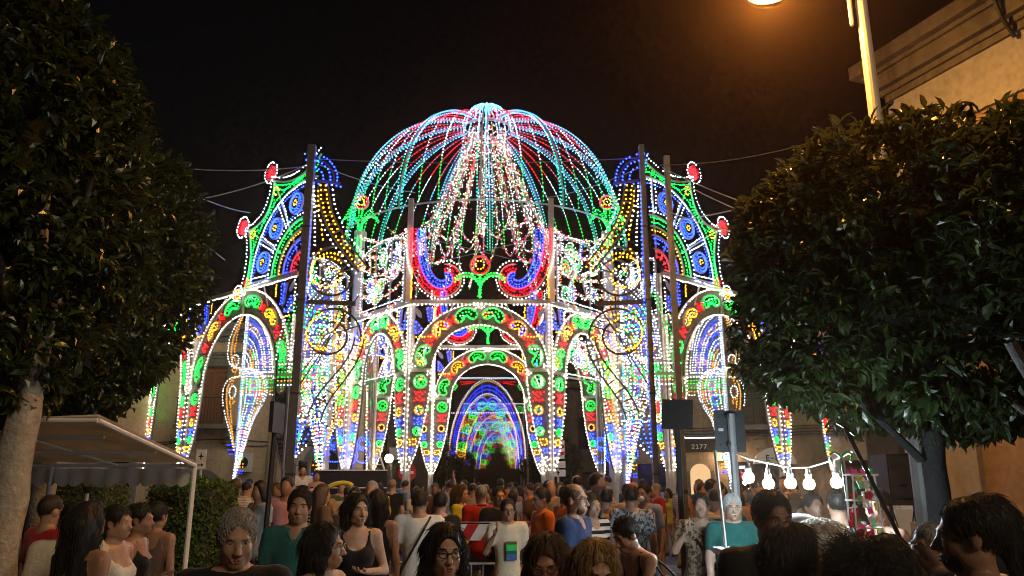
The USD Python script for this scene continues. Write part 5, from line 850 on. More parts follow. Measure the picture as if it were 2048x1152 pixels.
def figure(H=1.7, g='m', wide=1.0, yaw_h=0, pitch=0, roll=0, lean=0, side=0, armL=None, armR=None, hair='short', top='tee', bottom='trousers', lvl=0, stance=.0, seed=0, belly=0.0, beard=False):
    """all meshes of a standing person facing -y, feet at the origin: {part: mesh}"""
    s = H / 1.7; h, hf = ((.026, .0092), (.034, .014), (.046, .026))[lvl]; out = {}
    Rt = rotx(math.radians(lean)) @ roty(math.radians(side)); Pv = np.array([0, 0, .9]); T = lambda *q: Pv + Rt @ np.array(q, float)
    Rh = rotz(math.radians(yaw_h)) @ rotx(math.radians(pitch)) @ roty(math.radians(roll)); nb = T(0, .012, .51); hc = nb + Rt @ np.array([0, -.012, .06]) + (Rh @ np.array([0, -.012, .115])); Hd = lambda *q: hc + Rh @ np.array(q, float)
    sw = (.178 if g == 'm' else .158) * wide; hw = (.15 if g == 'm' else .158) * wide
    sh = [T(q * sw, .005, .485) for q in (-1, 1)]; arms = []
    for i, a in enumerate((armR, armL)):
        q = -1 if i == 0 else 1; u, f = a or ((q * .16, .06, -1), (q * .02, -.22, -1)); u, f = unit(u), unit(f); e = sh[i] + u * .285; w = e + f * .245; arms.append((e, w, f))
    hip = [np.array([q * .088, 0, .88]) for q in (-1, 1)]; knee = [np.array([q * .1, -.02 - stance * q * .3, .48]) for q in (-1, 1)]; ank = [np.array([q * .105, .03 - stance * q * .5, .08]) for q in (-1, 1)]; toe = [a + [q * .02, -.17, -.045] for a, q in zip(ank, (-1, 1))]
    def torso(S, e=0, k=.06, hem=0):
        S.ell(T(0, .005, .36), (sw * .92 + e, .108 * wide + e, .2 + e), Rt, k); S.ell(T(0, -.005 - belly * .3, .15), ((.138 if g == 'm' else .122) * wide + belly * .4 + e, .105 * wide + belly + e, .18 + e), Rt, k); S.ell(T(0, .008, .0), (hw + e, .112 * wide + e, .13 + e), Rt, k)
        S.cap(sh[0], sh[1], .05 + e, k=k)
        if g == 'f':
            for q in (-1, 1): S.ell(T(q * .065, -.085, .335), (.062 + e, .058 + e, .06 + e), Rt, .04)
        return S
    B = torso(SDF()); B.cap(T(0, .015, .47), Hd(0, .02, -.06), .06 if g == 'm' else .05, .054 if g == 'm' else .046, .04); B.cap(T(-.09, .01, .5), T(.09, .01, .5), .035, k=.05)
    for i in (0, 1):
        q = -1 if i == 0 else 1; e, w, f = arms[i]; r = (1.0 if g == 'm' else .85) * (.5 + .5 * wide)
        B.cap(sh[i], e, .054 * r, .041 * r, .035); B.cap(e, w, .042 * r, .028 * r, .02); B.cap(hip[i], knee[i], .088 * wide, .057, .05); B.cap(knee[i], ank[i], .058, .038, .03); B.cap(ank[i] + [0, .03, -.03], toe[i], .038, .03, .03)
    fe = 1.0 if g == 'm' else .93
    B.ell(Hd(0, .014, .025), (.077 * fe, .095, .098), Rh, .03); B.ell(Hd(0, -.028, -.04), (.06 * fe, .063, .078), Rh, .035); B.ell(Hd(0, -.062, -.098), (.027 * fe, .024, .02), Rh, .03)
    for q in (-1, 1):
        B.ell(Hd(q * .036, -.056, -.035), (.026, .028, .028), Rh, .02); B.ell(Hd(q * .05, .0, -.075), (.016, .04, .022), Rh, .03)
        if lvl < 2: B.ell(Hd(q * .0785 * fe, .012, -.012), (.011, .021, .032), Rh, .008)
    if lvl < 2:
        B.cap(Hd(-.034, -.083, .02), Hd(.034, -.083, .02), .011, k=.016)
        for q in (-1, 1): B.ell(Hd(q * .032, -.099, -.001), (.018, .016, .012), Rh, .012, True)
        for q in (-1, 1):
            B.cap(Hd(q * .017, -.083, .009), Hd(q * .047, -.076, .008), .0062, k=.006); B.cap(Hd(q * .018, -.083, -.0115), Hd(q * .046, -.077, -.0105), .0058, k=.006)
        B.cap(Hd(0, -.09, .002), Hd(0, -.113, -.04), .0085, .0125, .014); B.cap(Hd(-.013, -.1, -.044), Hd(.013, -.1, -.044), .0085, k=.01)
        B.cap(Hd(-.02, -.086, -.07), Hd(.02, -.086, -.07), .0095, k=.008); B.cap(Hd(-.016, -.087, -.081), Hd(.016, -.087, -.081), .009, k=.006); B.cap(Hd(-.024, -.1, -.0755), Hd(.024, -.1, -.0755), .0025, k=.004, sub=True)
    else: B.cap(Hd(0, -.09, .0), Hd(0, -.112, -.04), .01, .014, .015)
    body = B.mesh(h, (hc - .15, hc + .15), hf); hs = []
    for i in (0, 1):
        e, w, f = arms[i]; z = -f; x = unit(np.cross([0, 1, 0], z) if abs(z[1]) < .9 else np.cross([1, 0, 0], z)); y = np.cross(z, x); hv = HAND[0] * ([1, 1, 1] if i == 0 else [-1, 1, 1]); hs.append((hv @ np.stack([x, y, z]) * (1.0 if g == 'm' else .9) + w, HAND[1] if i == 0 else HAND[1][:, ::-1]))
    out['body'] = cat([body] + hs)
    if lvl < 2:
        out['eye'] = [moved(trimesh.creation.icosphere(1, .0125), None, Hd(q * .032, -.0735, -.001)) for q in (-1, 1)]; out['iris'] = [moved(trimesh.creation.icosphere(2, .0062), None, Hd(q * .032, -.0806, -.001)) for q in (-1, 1)]
        if lvl == 0:
            out['eyebrow'] = [tube([Hd(q * .016, -.0935, .017), Hd(q * .034, -.0925, .0225), Hd(q * .05, -.081, .017)], [.003, .0042, .002], 5) for q in (-1, 1)]
            out['lips'] = [tube([Hd(-.022, -.086, -.0755), Hd(-.008, -.0958, -.0705), Hd(.008, -.0958, -.0705), Hd(.022, -.086, -.0755)], [.003, .005, .005, .003], 6), tube([Hd(-.02, -.087, -.077), Hd(0, -.0965, -.0815), Hd(.02, -.087, -.077)], [.003, .0058, .003], 6)]
    # hair
    Hs = SDF()
    if hair != 'bald' :
        cut = hair in ('short', 'buzz', 'balding'); up = .007 if hair in ('short', 'pony', 'bun') else .004 if hair in ('buzz', 'balding') else .013
        Hs.ell(Hd(0, .016, .03), (.077 * fe + up, .095 + up, .096 + up), Rh, .02)
        if hair in ('long', 'verylong', 'bob', 'curly'):
            L = {'long': .27, 'verylong': .4, 'bob': .14, 'curly': .2}[hair]; wv = .045 if hair == 'curly' else .03
            for q in (-1, 1):
                Hs.cap(Hd(q * .064, .004, .02), hc + Rh @ np.array([q * .078, .016, -.08]) , .028, .03, .04); Hs.cap(hc + Rh @ np.array([q * .082, .02, -.08]), hc + Rh @ np.array([q * .088, .03, -.06 ]) * [1, 1, 0] + [0, 0, -L], wv, wv * .7, .04)
                Hs.cap(hc + Rh @ np.array([q * .045, .08, 0]), hc + Rh @ np.array([q * .055, .085, 0]) * [1, 1, 0] + [0, .02, -L - .03], .055, .035, .05)
            if hair == 'curly': Hs.ell(Hd(0, .03, .03), (.104, .11, .115), Rh, .03)
        if hair == 'bun': Hs.ell(Hd(0, .105, .06), (.045, .045, .04), Rh, .02)
        if hair == 'pony': Hs.cap(Hd(0, .1, .04), Hd(0, .14, -.04), .035, .04, .03).cap(Hd(0, .14, -.04), Hd(0, .12, -.22), .04, .015, .03)
        Hs.ell(Hd(0, -.107, -.035), (.078 * fe, .075, .12 if cut else .114), Rh, .012, True)
        if hair in ('long', 'verylong', 'bob', 'curly'): Hs.ell(Hd(0, -.1, -.12), (.07, .085, .11), Rh, .02, True)
        else:
            Hs.ell(Hd(0, -.03, -.135), (.13, .125, .1), Rh, .012, True)
            for q in (-1, 1): Hs.ell(Hd(q * .092, -.03, -.05), (.03, .05, .05), Rh, .012, True)
        if hair == 'balding': Hs.ell(Hd(0, -.05, .125), (.085, .115, .055), Rh, .02, True)
        hm = Hs.mesh(hf * 1.15); out['hair'] = rough(hm, {'curly': .018, 'short': .0025, 'buzz': .0015}.get(hair, .007), 26 if hair == 'curly' else 38, seed, (1, 1, .16 if hair in ('long', 'verylong', 'bob') else .5)); out['strands'] = (hair, hc * s)
    if beard: Bd = SDF(); Bd.ell(Hd(0, -.034, -.07), (.063, .063, .058), Rh, .02); Bd.ell(Hd(0, -.085, -.02), (.07, .06, .055), Rh, .01, True); Bd.ell(Hd(0, -.105, -.077), (.03, .02, .013), Rh, .008, True); out['beard'] = Bd.mesh(hf * 1.1)
    # clothes
    C = torso(SDF(), .014, .05); hem = -.06 if top != 'crop' else .08
    sl = {'tee': .62, 'polo': .66, 'blouse': .5, 'long': 1.0, 'jacket': 1.0, 'shirt': 1.0}.get(top, 0)
    e2 = .024 if top in ('jacket',) else .016
    if top in ('jacket', 'blouse', 'tee', 'polo', 'shirt', 'long'): C.ell(T(0, .0, -.05), (hw + .022, .122 * wide + belly * .6 + .014, .1), Rt, .05)
    for i in (0, 1):
        e, w, f = arms[i]
        if sl: C.cap(sh[i], sh[i] + (e - sh[i]) * sl, .054 + e2, (.047 if sl < 1 else .043) + e2 * .9, .03)
        if sl == 1.0: C.cap(e, e + (w - e) * .96, .043 + e2, .034 + e2 * .7, .02)
    if top in ('tank', 'dress'):
        for i in (0, 1): q = -1 if i == 0 else 1; C.ell(T(q * (sw + .045), 0, .47), (.085, .2, .115), Rt, .02, True)
        C.ell(T(0, -.085, .5), (.088, .1, .13), Rt, .02, True); C.ell(T(0, .1, .5), (.085, .08, .1), Rt, .02, True)
    else: C.ell(nb + [0, -.012, .05], (.066, .072, .05), Rt, .01, True); (C.ell(T(0, -.085, .5), (.036 if top != 'blouse' else .055, .05, .04 if top != 'blouse' else .06), Rt, .01, True) if top in ('polo', 'blouse', 'jacket', 'shirt') else None)
    if top == 'dress': C.cap((0, 0, .85), (0, 0, .55), .16 * wide, .2 * wide, .05)
    out['top'] = rough(C.mesh(h * 1.15, None, None), .009 if lvl < 2 else .006, 9, seed + 3, (1, 1, .6))
    if top == 'polo': out['collar'] = [tube([T(-.02, -.098, .455), T(-.05, -.075, .5), T(-.076, -.015, .53), T(-.055, .065, .545), T(0, .085, .548), T(.055, .065, .545), T(.076, -.015, .53), T(.05, -.075, .5), T(.02, -.098, .455)], [.008, .013, .015, .015, .015, .015, .015, .013, .008], 7)]
    Bt = SDF()
    if bottom == 'skirt': Bt.ell((0, 0, .88), (hw + .02, .13, .12), None, .04); Bt.cap((0, 0, .82), (0, 0, .6), .165, .19, .05)
    elif top != 'dress':
        Bt.ell((0, .008, .9), (hw + .008, .118 * wide + .004, .115), None, .04); ln = .95 if bottom == 'trousers' else .0
        for i in (0, 1):
            Bt.cap(hip[i], knee[i] if ln else hip[i] * .12 + knee[i] * .88, .094 * wide, .068 if ln else .083, .03)
            if ln: Bt.cap(knee[i], ank[i] + [0, 0, .02], .068, .056, .02)
    if Bt.p: out['bottom'] = rough(Bt.mesh(h * 1.3), .007, 10, seed + 7)
    out['shoe'] = [SDF().cap(a + [0, .04, -.035], t + [0, 0, .0], .046, .036, .02).mesh(.03) for a, t in zip(ank, toe)]
    sc = lambda m: (np.asarray(m[0]) * s, m[1])
    strands = out.pop('strands', None)
    out = {k: [sc(x) if not hasattr(x, 'vertices') else (x.vertices * s, x.faces) for x in v] if isinstance(v, list) else sc(v) for k, v in out.items()}
    pts = {'head': hc * s, 'Rh': Rh, 'strands': strands, 'lvl': lvl, 'seed': seed, 'wrist': [a[1] * s for a in arms], 'fore': [a[2] for a in arms], 'T': lambda *q: T(*q) * s, 'Hd': lambda *q: Hd(*q) * s}
    return out, pts
def strands(parent, m, P, mat):
    """loose strands that follow the hair surface downwards and break its outline"""
    v, f = m; n = norms(m); rg = np.random.default_rng(P['seed'] + 5); kind, c = P['strands']; ok_ = ((v - np.asarray(c)) @ P['Rh'])[:, 1] > (-.045 if kind in ('long', 'verylong', 'bob', 'curly') else -.075); v, n = v[ok_], n[ok_]; k = {'buzz': 900, 'balding': 700, 'curly': 4200}.get(kind, 2600) // (1 if P['lvl'] == 0 else 2)
    i = rg.integers(0, len(v), k); nn = n[i]; c = np.asarray(c); out_ = v[i] - c
    long_ = kind in ('long', 'verylong', 'bob'); back = np.array([0, .3, -1.0]); d = (np.array([0, 0, -1.0]) if long_ else back) + rg.normal(size=(k, 3)) * (.25 if long_ else .22)
    if not long_: d = d + nn * .28
    d = d - (d * nn).sum(1, keepdims=True) * nn * .9; d /= np.linalg.norm(d, axis=1, keepdims=True) + 1e-9
    L = rg.uniform(.5, 1, k)[:, None] * {'buzz': .012, 'balding': .02, 'short': .02, 'bun': .035, 'pony': .04}.get(kind, .09)
    if kind == 'curly': d = d * .6 + nn * .6 + rg.normal(size=(k, 3)) * .5; L = L * .55
    t = np.linspace(0, 1, 5)[None, :, None]; lift = nn[:, None] * (.003 + (.008 if long_ else .004) * rg.random((k, 1, 1)) * np.sin(t * PI * .9)) ; curl = rg.normal(size=(k, 1, 3)) * (.006 if long_ or kind == 'curly' else .0012) * np.sin(t * (14 if kind == 'curly' else 3) + rg.uniform(0, 6, (k, 1, 1))) * (1.6 if kind == 'curly' else 1)
    pts = (v[i][:, None] + d[:, None] * L[:, None] * t + lift + curl * t).reshape(-1, 3)
    b = UsdGeom.BasisCurves.Define(stage, numbered(pth(parent) + '/strands')); b.CreateTypeAttr('linear'); b.CreateCurveVertexCountsAttr(Vt.IntArray.FromNumpy(np.full(k, 5, np.int32))); b.CreatePointsAttr(Vt.Vec3fArray.FromNumpy(pts.astype(np.float32)))
    b.CreateWidthsAttr(Vt.FloatArray.FromNumpy(np.tile(np.array([.0022, .0022, .002, .0015, .0006], np.float32), k))); b.SetWidthsInterpolation('vertex'); UsdShade.MaterialBindingAPI.Apply(b.GetPrim()).Bind(M(mat)); tag(b.GetPrim(), kind='stuff')
TOPN = {'tee': 't_shirt', 'polo': 'polo_shirt', 'tank': 'tank_top', 'jacket': 'jacket', 'long': 'long_sleeved_top', 'blouse': 'blouse', 'dress': 'dress', 'shirt': 'shirt'}
def put_person(label, x, y, yaw, fig, skin='skin_a', hairc='hair_dark', topc='cloth_black', botc='cloth_black', shoec='shoe_dark', top='tee', bottom='trousers', group=None, glasses=None, z=0, beardc=None):
    t = thing('person', label, 'person', (x, y, z), yaw, group); o, P = fig
    obj('body', o['body'], skin, t, smooth=True)
    if 'hair' in o:
        hp_ = obj('hair', o['hair'], hairc, t, smooth=True)
        if P['lvl'] < 2: strands(hp_, o['hair'], P, hairc)
    if 'beard' in o: obj('beard', o['beard'], beardc or hairc, t, smooth=True)
    for k, m in (('eye', 'eye_white'), ('iris', 'eye_iris'), ('eyebrow', hairc if hairc in ('hair_black', 'hair_dark', 'hair_grey') else 'hair_brown')):
        for q in o.get(k, []): obj(k, q, m, t, smooth=True)
    if 'lips' in o: obj('lips', o['lips'], 'lip', t, smooth=True)
    tp = obj(TOPN.get(top, 'top'), o['top'], topc, t, smooth=True)
    if 'collar' in o: obj('collar', o['collar'], topc, tp, smooth=True)
    if 'bottom' in o: obj({'skirt': 'skirt', 'shorts': 'shorts'}.get(bottom, 'trousers'), o['bottom'], botc, t, smooth=True)
    for q in o['shoe']: obj('shoe', q, shoec, t, smooth=True)
    if glasses:
        H_ = P['Hd']; G = obj('glasses', [tube([H_(q * .032 + .023 * math.cos(a), -.104 + .004 * abs(math.cos(a)), -.004 + .018 * math.sin(a)) for a in np.linspace(0, 2 * PI, 15)], .0022, 5) for q in (-1, 1)] + [tube([H_(-.01, -.106, 0), H_(0, -.109, .003), H_(.01, -.106, 0)], .002, 5)] + [tube([H_(q * .055, -.1, .002), H_(q * .076, -.06, .002), H_(q * .083, .01, .0)], .002, 5) for q in (-1, 1)], glasses, t)
    return t, P
def place(px, ytop, Y, label, yaw=0, skin='skin_a', hairc='hair_dark', topc='cloth_black', botc='cloth_black', shoec='shoe_dark', glasses=None, group=None, beardc=None, z=0, H=None, **k):
    """head top at this place of the picture, standing on the ground at distance Y; yaw 0 faces the viewer, 90 faces right, 180 away"""
    q = W(px, ytop, Y); H = q[2] - z - {'curly': .05, 'long': .022, 'verylong': .022, 'bob': .022, 'short': .016, 'pony': .014}.get(k.get('hair', 'short'), .01); top, bottom = k.get('top', 'tee'), k.get('bottom', 'trousers')
    f = figure(H=H, **k); a = math.radians(yaw); hx = rotz(a) @ f[1]['head']
    return put_person(label, q[0] - hx[0], Y - hx[1], a, f, skin, hairc, topc, botc, shoec, top, bottom, group, glasses, z, beardc)
def local_item(name, label, cat_, t, mesh, mat, **k):
    """a thing carried by a person, in the person's own axes, yet top-level"""
    ops = UsdGeom.Xformable(t).GetOrderedXformOps(); loc = np.array(ops[0].Get()); rz = math.radians(ops[1].Get()) if len(ops) > 1 else 0
    m = cat(mesh) if isinstance(mesh, list) else (np.asarray(mesh[0]), mesh[1]); v = np.asarray(m[0]) @ rotz(rz).T + loc; c = v.mean(0)
    x = thing(name, label, cat_, c); obj(k.pop('part', 'body'), (v - c, m[1]), mat, x, **k); return x, c, rz, loc
# near and middle figures, from the photograph's left to right
up_ = lambda q, o=.3: ((q * .2, -.15, -1), (-q * o, -.75, .5))
fwd = lambda q: ((q * .2, .0, -1), (-q * .25, -1, .15))
place(108, 990, 6.4, 'person in a red top turned away beside the thick left trunk', 150, topc='cloth_red', hair='buzz', lvl=1)
place(150, 1003, 5.4, 'man in a pale t-shirt seen from behind right of the left trunk', 205, topc='cloth_cream', hair='buzz', hairc='hair_black', lvl=1, botc='cloth_charcoal')
place(182, 1002, 4.7, 'woman with long black hair and a black dress under the tent, seen from behind', 160, g='f', hair='verylong', hairc='hair_black', top='tank', topc='cloth_black', lvl=1, skin='skin_b')
place(240, 1010, 5.6, 'woman in a white sleeveless top in profile facing right under the tent', 80, g='f', hair='bun', hairc='hair_black', top='tank', topc='cloth_white', lvl=1, armL=fwd(1), armR=fwd(-1))
place(284, 1007, 6.2, 'dark-haired woman in black facing right before the tall hedge', 95, g='f', hair='bun', hairc='hair_black', top='tank', topc='cloth_black', lvl=1, armR=fwd(-1), skin='skin_b')
place(318, 1002, 6.9, 'tanned person in a brown vest turned away beside the tall hedge', 170, g='f', hair='short', hairc='hair_black', top='tank', topc='cloth_brown', lvl=1, skin='skin_b')
place(479, 1014, 3.55, 'grey-haired man in a black t-shirt close to the viewer, face lit on one side', 12, hair='short', hairc='hair_grey', topc='cloth_black', skin='skin_a', pitch=12, yaw_h=12, wide=1.08, seed=2)
place(601, 976, 5.9, 'smiling dark-haired young man in a teal polo shirt', 6, hair='short', hairc='hair_black', top='polo', topc='cloth_teal', yaw_h=6, roll=4, seed=4)
place(655, 1043, 4.3, 'dark-haired woman with glasses in an orange top, in profile facing right', 68, g='f', hair='long', hairc='hair_black', top='tank', topc='cloth_ochre', glasses='glasses_pale', yaw_h=20, seed=5)
t_, P_ = place(717, 984, 6.3, 'woman with long dark hair in a black tank top, one hand raised to her waist', 14, g='f', hair='long', hairc='hair_black', top='tank', topc='cloth_black', skin='skin_c', yaw_h=22, armL=((.3, .05, -1), (-.55, -.6, .05)), seed=6)
place(757, 978, 7.4, 'woman with very long black hair seen from behind left of the man in white', 170, g='f', hair='verylong', hairc='hair_black', top='tank', topc='cloth_black', lvl=1, skin='skin_b')
tW, PW = place(840, 977, 8.3, 'man in a white t-shirt seen from behind with a thin strap across his back', 185, hair='short', hairc='hair_dark', topc='cloth_white', lvl=1, wide=1.1, botc='cloth_black', skin='skin_b')
q_ = PW['T']; x_, c_, r_, l_ = local_item('shoulder_bag', 'small dark shoulder bag hanging by a strap from the man in white', 'bag', tW, [tube([q_(-.12, .06, .53), q_(-.06, .15, .42), q_(.06, .155, .2), q_(.16, .13, .02), q_(.2, .02, -.1)], .012, 6), tube([q_(-.12, .06, .53), q_(-.05, -.12, .42), q_(.12, -.15, .15), q_(.2, -.03, -.1)], .012, 6)], 'leather_black', part='strap')
obj('pouch', (np.asarray(box(-.1, .1, -.04, .04, -.09, .09)[0]) @ rotz(r_).T + (rotz(r_) @ q_(.22, 0, -.18) + l_ - c_), box(-.1, .1, -.04, .04, -.09, .09)[1]), 'leather_black', x_)
place(881, 983, 9.2, 'short dark-haired person in a black top seen from behind, right of the man in white', 178, hair='short', hairc='hair_black', topc='cloth_black', lvl=1)
place(922, 968, 11.5, 'woman in a bright yellow top in profile facing right', 75, g='f', hair='bob', hairc='hair_brown', top='blouse', topc='cloth_yellow', lvl=1, botc='cloth_cream', armL=fwd(1))
place(962, 970, 11.0, 'grey-haired man in a crimson polo shirt seen from behind', 200, hair='buzz', hairc='hair_grey', top='polo', topc='cloth_red', lvl=1, wide=1.1, botc='cloth_denim')
place(998, 972, 10.3, 'bearded man in a black t-shirt behind the boy in cream', 20, hair='short', hairc='hair_dark', topc='cloth_black', lvl=1, beard=True, beardc='hair_grey', armR=fwd(-1), botc='cloth_charcoal')
place(892, 1043, 3.75, 'young woman with round glasses and long dark hair near the bottom edge', 8, g='f', hair='long', hairc='hair_black', top='blouse', topc='cloth_cream', glasses='glasses_frame', yaw_h=10, pitch=4, skin='skin_c', seed=9)
tB, PB = place(1016, 996, 8.6, 'boy in a cream t-shirt with a green and blue print, hand to his mouth', 10, hair='short', hairc='hair_black', topc='cloth_cream', bottom='shorts', botc='cloth_charcoal', glasses='glasses_frame', armR=((-.35, -.3, -.9), (.35, -.55, .85)), wide=.95, lvl=1, skin='skin_b')
o_ = [moved(slab(-.05, .05, -.012, .012, 0, .004), None, (0, 0, 0))]
for k in range(6):
    c0 = PB['T'](.02, -.135, .33 - .033 * k); obj('print_band', box(c0[0] - .055, c0[0] + .055, c0[1] - .012, c0[1] + .004, c0[2] - .017, c0[2] + .016), ('print_%d' % min(k, 4)) if False else ['cloth_olive', 'plastic_green', 'plastic_green', 'cloth_green', 'cloth_blue', 'cloth_blue'][k], tB)
place(1082, 975, 9.3, 'man in a bright orange polo shirt and glasses turned to the left', -70, hair='short', hairc='hair_dark', top='polo', topc='cloth_orange', glasses='glasses_frame', lvl=1, wide=1.08, belly=.04, botc='cloth_denim', armR=fwd(-1))
place(1092, 1055, 3.75, 'dark-haired woman with glasses looking down near the bottom edge', -8, g='f', hair='long', hairc='hair_brown', top='tank', topc='cloth_red', glasses='glasses_pale', pitch=26, seed=11)
place(1150, 967, 6.6, 'tall man in a blue jacket with thick glasses facing right', 62, hair='balding', hairc='hair_brown', top='jacket', topc='cloth_suit', glasses='glasses_frame', beard=True, skin='skin_b', seed=12, botc='cloth_denim')
place(1190, 1071, 3.4, 'fair-haired woman with a bob looking down at the bottom edge', 12, g='f', hair='bob', hairc='hair_blonde', top='blouse', topc='cloth_red', pitch=20, skin='skin_c', seed=13)
place(1184, 985, 8.4, 'person in a striped black and white top behind the man in the blue jacket', 30, g='f', hair='long', hairc='hair_dark', top='blouse', topc='cloth_striped', lvl=1)
place(1210, 977, 9.6, 'man in a pale beige shirt seen from behind right of the blue jacket', 190, hair='buzz', hairc='hair_black', top='shirt', topc='cloth_cream', lvl=1)
place(1262, 970, 9.3, 'man in a grey floral shirt seen from behind', 165, hair='short', hairc='hair_dark', topc='cloth_floral', lvl=1, wide=1.06)
tM, PM = place(1287, 966, 10.6, 'man in a light blue polo shirt wearing a white face mask', -40, hair='short', hairc='hair_black', top='polo', topc='cloth_skyblue', lvl=1, skin='skin_b', botc='cloth_denim')
obj('face_mask', SDF().ell(PM['Hd'](0, -.075, -.062), (.05, .045, .04), PM['Rh'], .01).mesh(.011), 'white_cloth', tM, smooth=True)
place(1311, 967, 15.5, 'man in a red polo shirt and dark shorts standing side-on in the open', -75, hair='buzz', hairc='hair_grey', top='polo', topc='cloth_red', bottom='shorts', botc='cloth_charcoal', lvl=1, armR=fwd(-1), skin='skin_c', shoec='shoe_white')
tS, PS = place(1250, 1017, 5.6, 'short-haired woman in a black top leaning to the left, black bag on her shoulder', -62, g='f', hair='short', hairc='hair_black', top='tank', topc='cloth_black', lean=22, pitch=25, armR=((-.1, -.35, -1), (.1, -.8, -.6)), armL=((.12, -.3, -1), (-.1, -.9, -.35)), skin='skin_a', botc='cloth_denim', seed=15)
q_ = PS['T']; hb = [q_(.20, .05, .5), q_(.27, .13, .3), q_(.27, .15, .1)]
pb = SDF().ell(q_(.26, .13, -.12), (.075, .2, .17), None, .03); pb.ell(q_(.26, .13, -.2), (.085, .22, .1), None, .05); x_, c_, r_, l_ = local_item('shoulder_bag', 'large black leather bag on the leaning woman\'s shoulder', 'bag', tS, rough(pb.mesh(.018), .006, 9), 'leather_black', smooth=True)
for d in (-.07, .07):
    st_p = bez(q_(.24, .12 + d, .03), q_(.26, .1 + d * .8, .3), q_(.18, .02 + d * .2, .56), q_(.12, .0, .5), n=10) @ rotz(r_).T + l_ - c_; obj('strap', tube(st_p, .011, 6), 'leather_black', x_)
place(1400, 985, 8.0, 'woman in a brown leafy blouse, hand to her face, right of the sign post', -12, g='f', hair='short', hairc='hair_dark', top='blouse', topc='cloth_leafy', wide=1.2, belly=.05, armR=((-.3, -.35, -.8), (.55, -.4, .9)), armL=((.2, -.2, -1), (-.8, -.5, .35)), lvl=1)
tG, PG = place(1463, 987, 7.6, 'grey-haired man in a green printed t-shirt holding a folded paper', -6, hair='short', hairc='hair_white', topc='cloth_green', wide=1.12, belly=.06, glasses='glasses_pale', skin='skin_c', lvl=0, seed=17)
c0 = PG['T'](0.02, -.20, .27); tp_ = [moved(moved(extrude(Polygon([(-.1, .05), (.1, .05), (.075, -.005), (-.075, -.005)]), .012), rotx(PI / 2)), None, c0)]
obj('print_shape', tp_, 'cloth_red', tG); obj('print_script', [tube([(c0[0] - .085 + .17 * f, c0[1] - .006, c0[2] - .038 + .014 * math.sin(f * 38) + .005 * math.sin(f * 11)) for f in np.linspace(0, 1, 60)], .0045, 5)] + [box(c0[0] - .11, c0[0] + .11, c0[1] - .012, c0[1] + .01, c0[2] + .05, c0[2] + .058), box(c0[0] - .09, c0[0] + .09, c0[1] - .012, c0[1] + .01, c0[2] - .078, c0[2] - .07)], 'plastic_white', tG)
w_ = PG['wrist'][0]; local_item('folded_paper', 'folded pale paper in the hand of the man in green', 'paper', tG, [moved(box(-.04, .04, -.006, .006, -.12, .1), rotx(.5) @ roty(.4), w_ + [.03, -.06, -.06])], 'canvas', part='sheet')
place(1541, 980, 3.9, 'dark-haired man in black in front of the stall, face in shadow', 10, hair='short', hairc='hair_black', topc='cloth_black', skin='skin_d', wide=1.15, seed=19, pitch=6)
place(1590, 1045, 3.1, 'person with a dark bob in profile facing right, silhouetted before the stall', 88, g='f', hair='bob', hairc='hair_dark', top='blouse', topc='cloth_charcoal', skin='skin_d', seed=20)
place(1704, 1064, 2.9, 'person with thick curly black hair seen from behind at the stall', 178, g='f', hair='curly', hairc='hair_black', top='blouse', topc='cloth_black', skin='skin_d', seed=21)
place(1768, 1068, 3.3, 'dark-haired person with hair tied back seen from behind, right of the curly head', 195, g='f', hair='pony', hairc='hair_black', top='blouse', topc='cloth_charcoal', skin='skin_d', lvl=0, seed=22)
place(1852, 1046, 4.3, 'older man with cropped grey hair facing left at the stall', -75, hair='buzz', hairc='hair_grey', top='shirt', topc='cloth_grey', skin='skin_b', glasses='glasses_pale', seed=23)
tR, PR = place(1925, 996, 2.85, 'bearded dark-haired man with a white collar close at the right, facing left', -112, hair='short', hairc='hair_black', top='polo', topc='cloth_white', skin='skin_b', beard=True, wide=1.1, seed=24)
place(1965, 985, 3.9, 'person with long black hair in black by the beige wall at the right edge', -140, g='f', hair='long', hairc='hair_black', top='long', topc='cloth_black', skin='skin_b', lvl=1)
place(1752, 980, 6.0, 'woman with tied-back hair behind the toy rack, talking on the phone', -60, g='f', hair='bun', hairc='hair_dark', top='tank', topc='cloth_olive', lvl=1, skin='skin_b', armL=up_(1, .1))
place(1672, 978, 6.9, 'stallholder in a spotted grey shirt turned away behind the nut heap', 170, hair='short', hairc='hair_black', topc='cloth_floral', lvl=1)
place(1625, 985, 7.4, 'person in dark green behind the stall bulbs', 10, hair='short', hairc='hair_black', topc='cloth_teal', lvl=1, skin='skin_d')
place(1590, 1000, 7.8, 'seated-looking short woman in pale pink behind the nut sack', 30, g='f', hair='bob', hairc='hair_brown', top='blouse', topc='cloth_pink', lvl=1)
place(905, 972, 17.5, 'person with one arm raised high, holding up a phone in the front arch', 175, hair='short', hairc='hair_black', topc='cloth_white', lvl=1, armR=((.3, .1, .9), (.25, -.1, 1)))
# performers on the platform
tH, PH = place(606, 927, 17.1, 'performer in a black bowler hat, white shirt and dark waistcoat on the platform', 25, hair='short', hairc='hair_black', top='shirt', topc='cloth_white', beard=True, armR=fwd(-1), armL=fwd(1), lvl=1, z=.46, pitch=12)
obj('waistcoat', SDF().ell(PH['T'](0, .0, .24), (.172, .128, .25), None, .03).mesh(.027), 'cloth_black', tH, smooth=True); obj('hat', [lathe([(.14, 0), (.145, .012), (.1, .014), (.1, .08), (.085, .115), (0, .125)], 16, PH['Hd'](0, .015, .085)), lathe([(.142, 0), (.0, .002)], 16, PH['Hd'](0, .015, .085))], 'black', tH)
place(634, 941, 17.2, 'woman in a striped dress beside the hatted performer', 20, g='f', hair='bun', hairc='hair_dark', top='dress', topc='cloth_striped', lvl=1, z=.46)
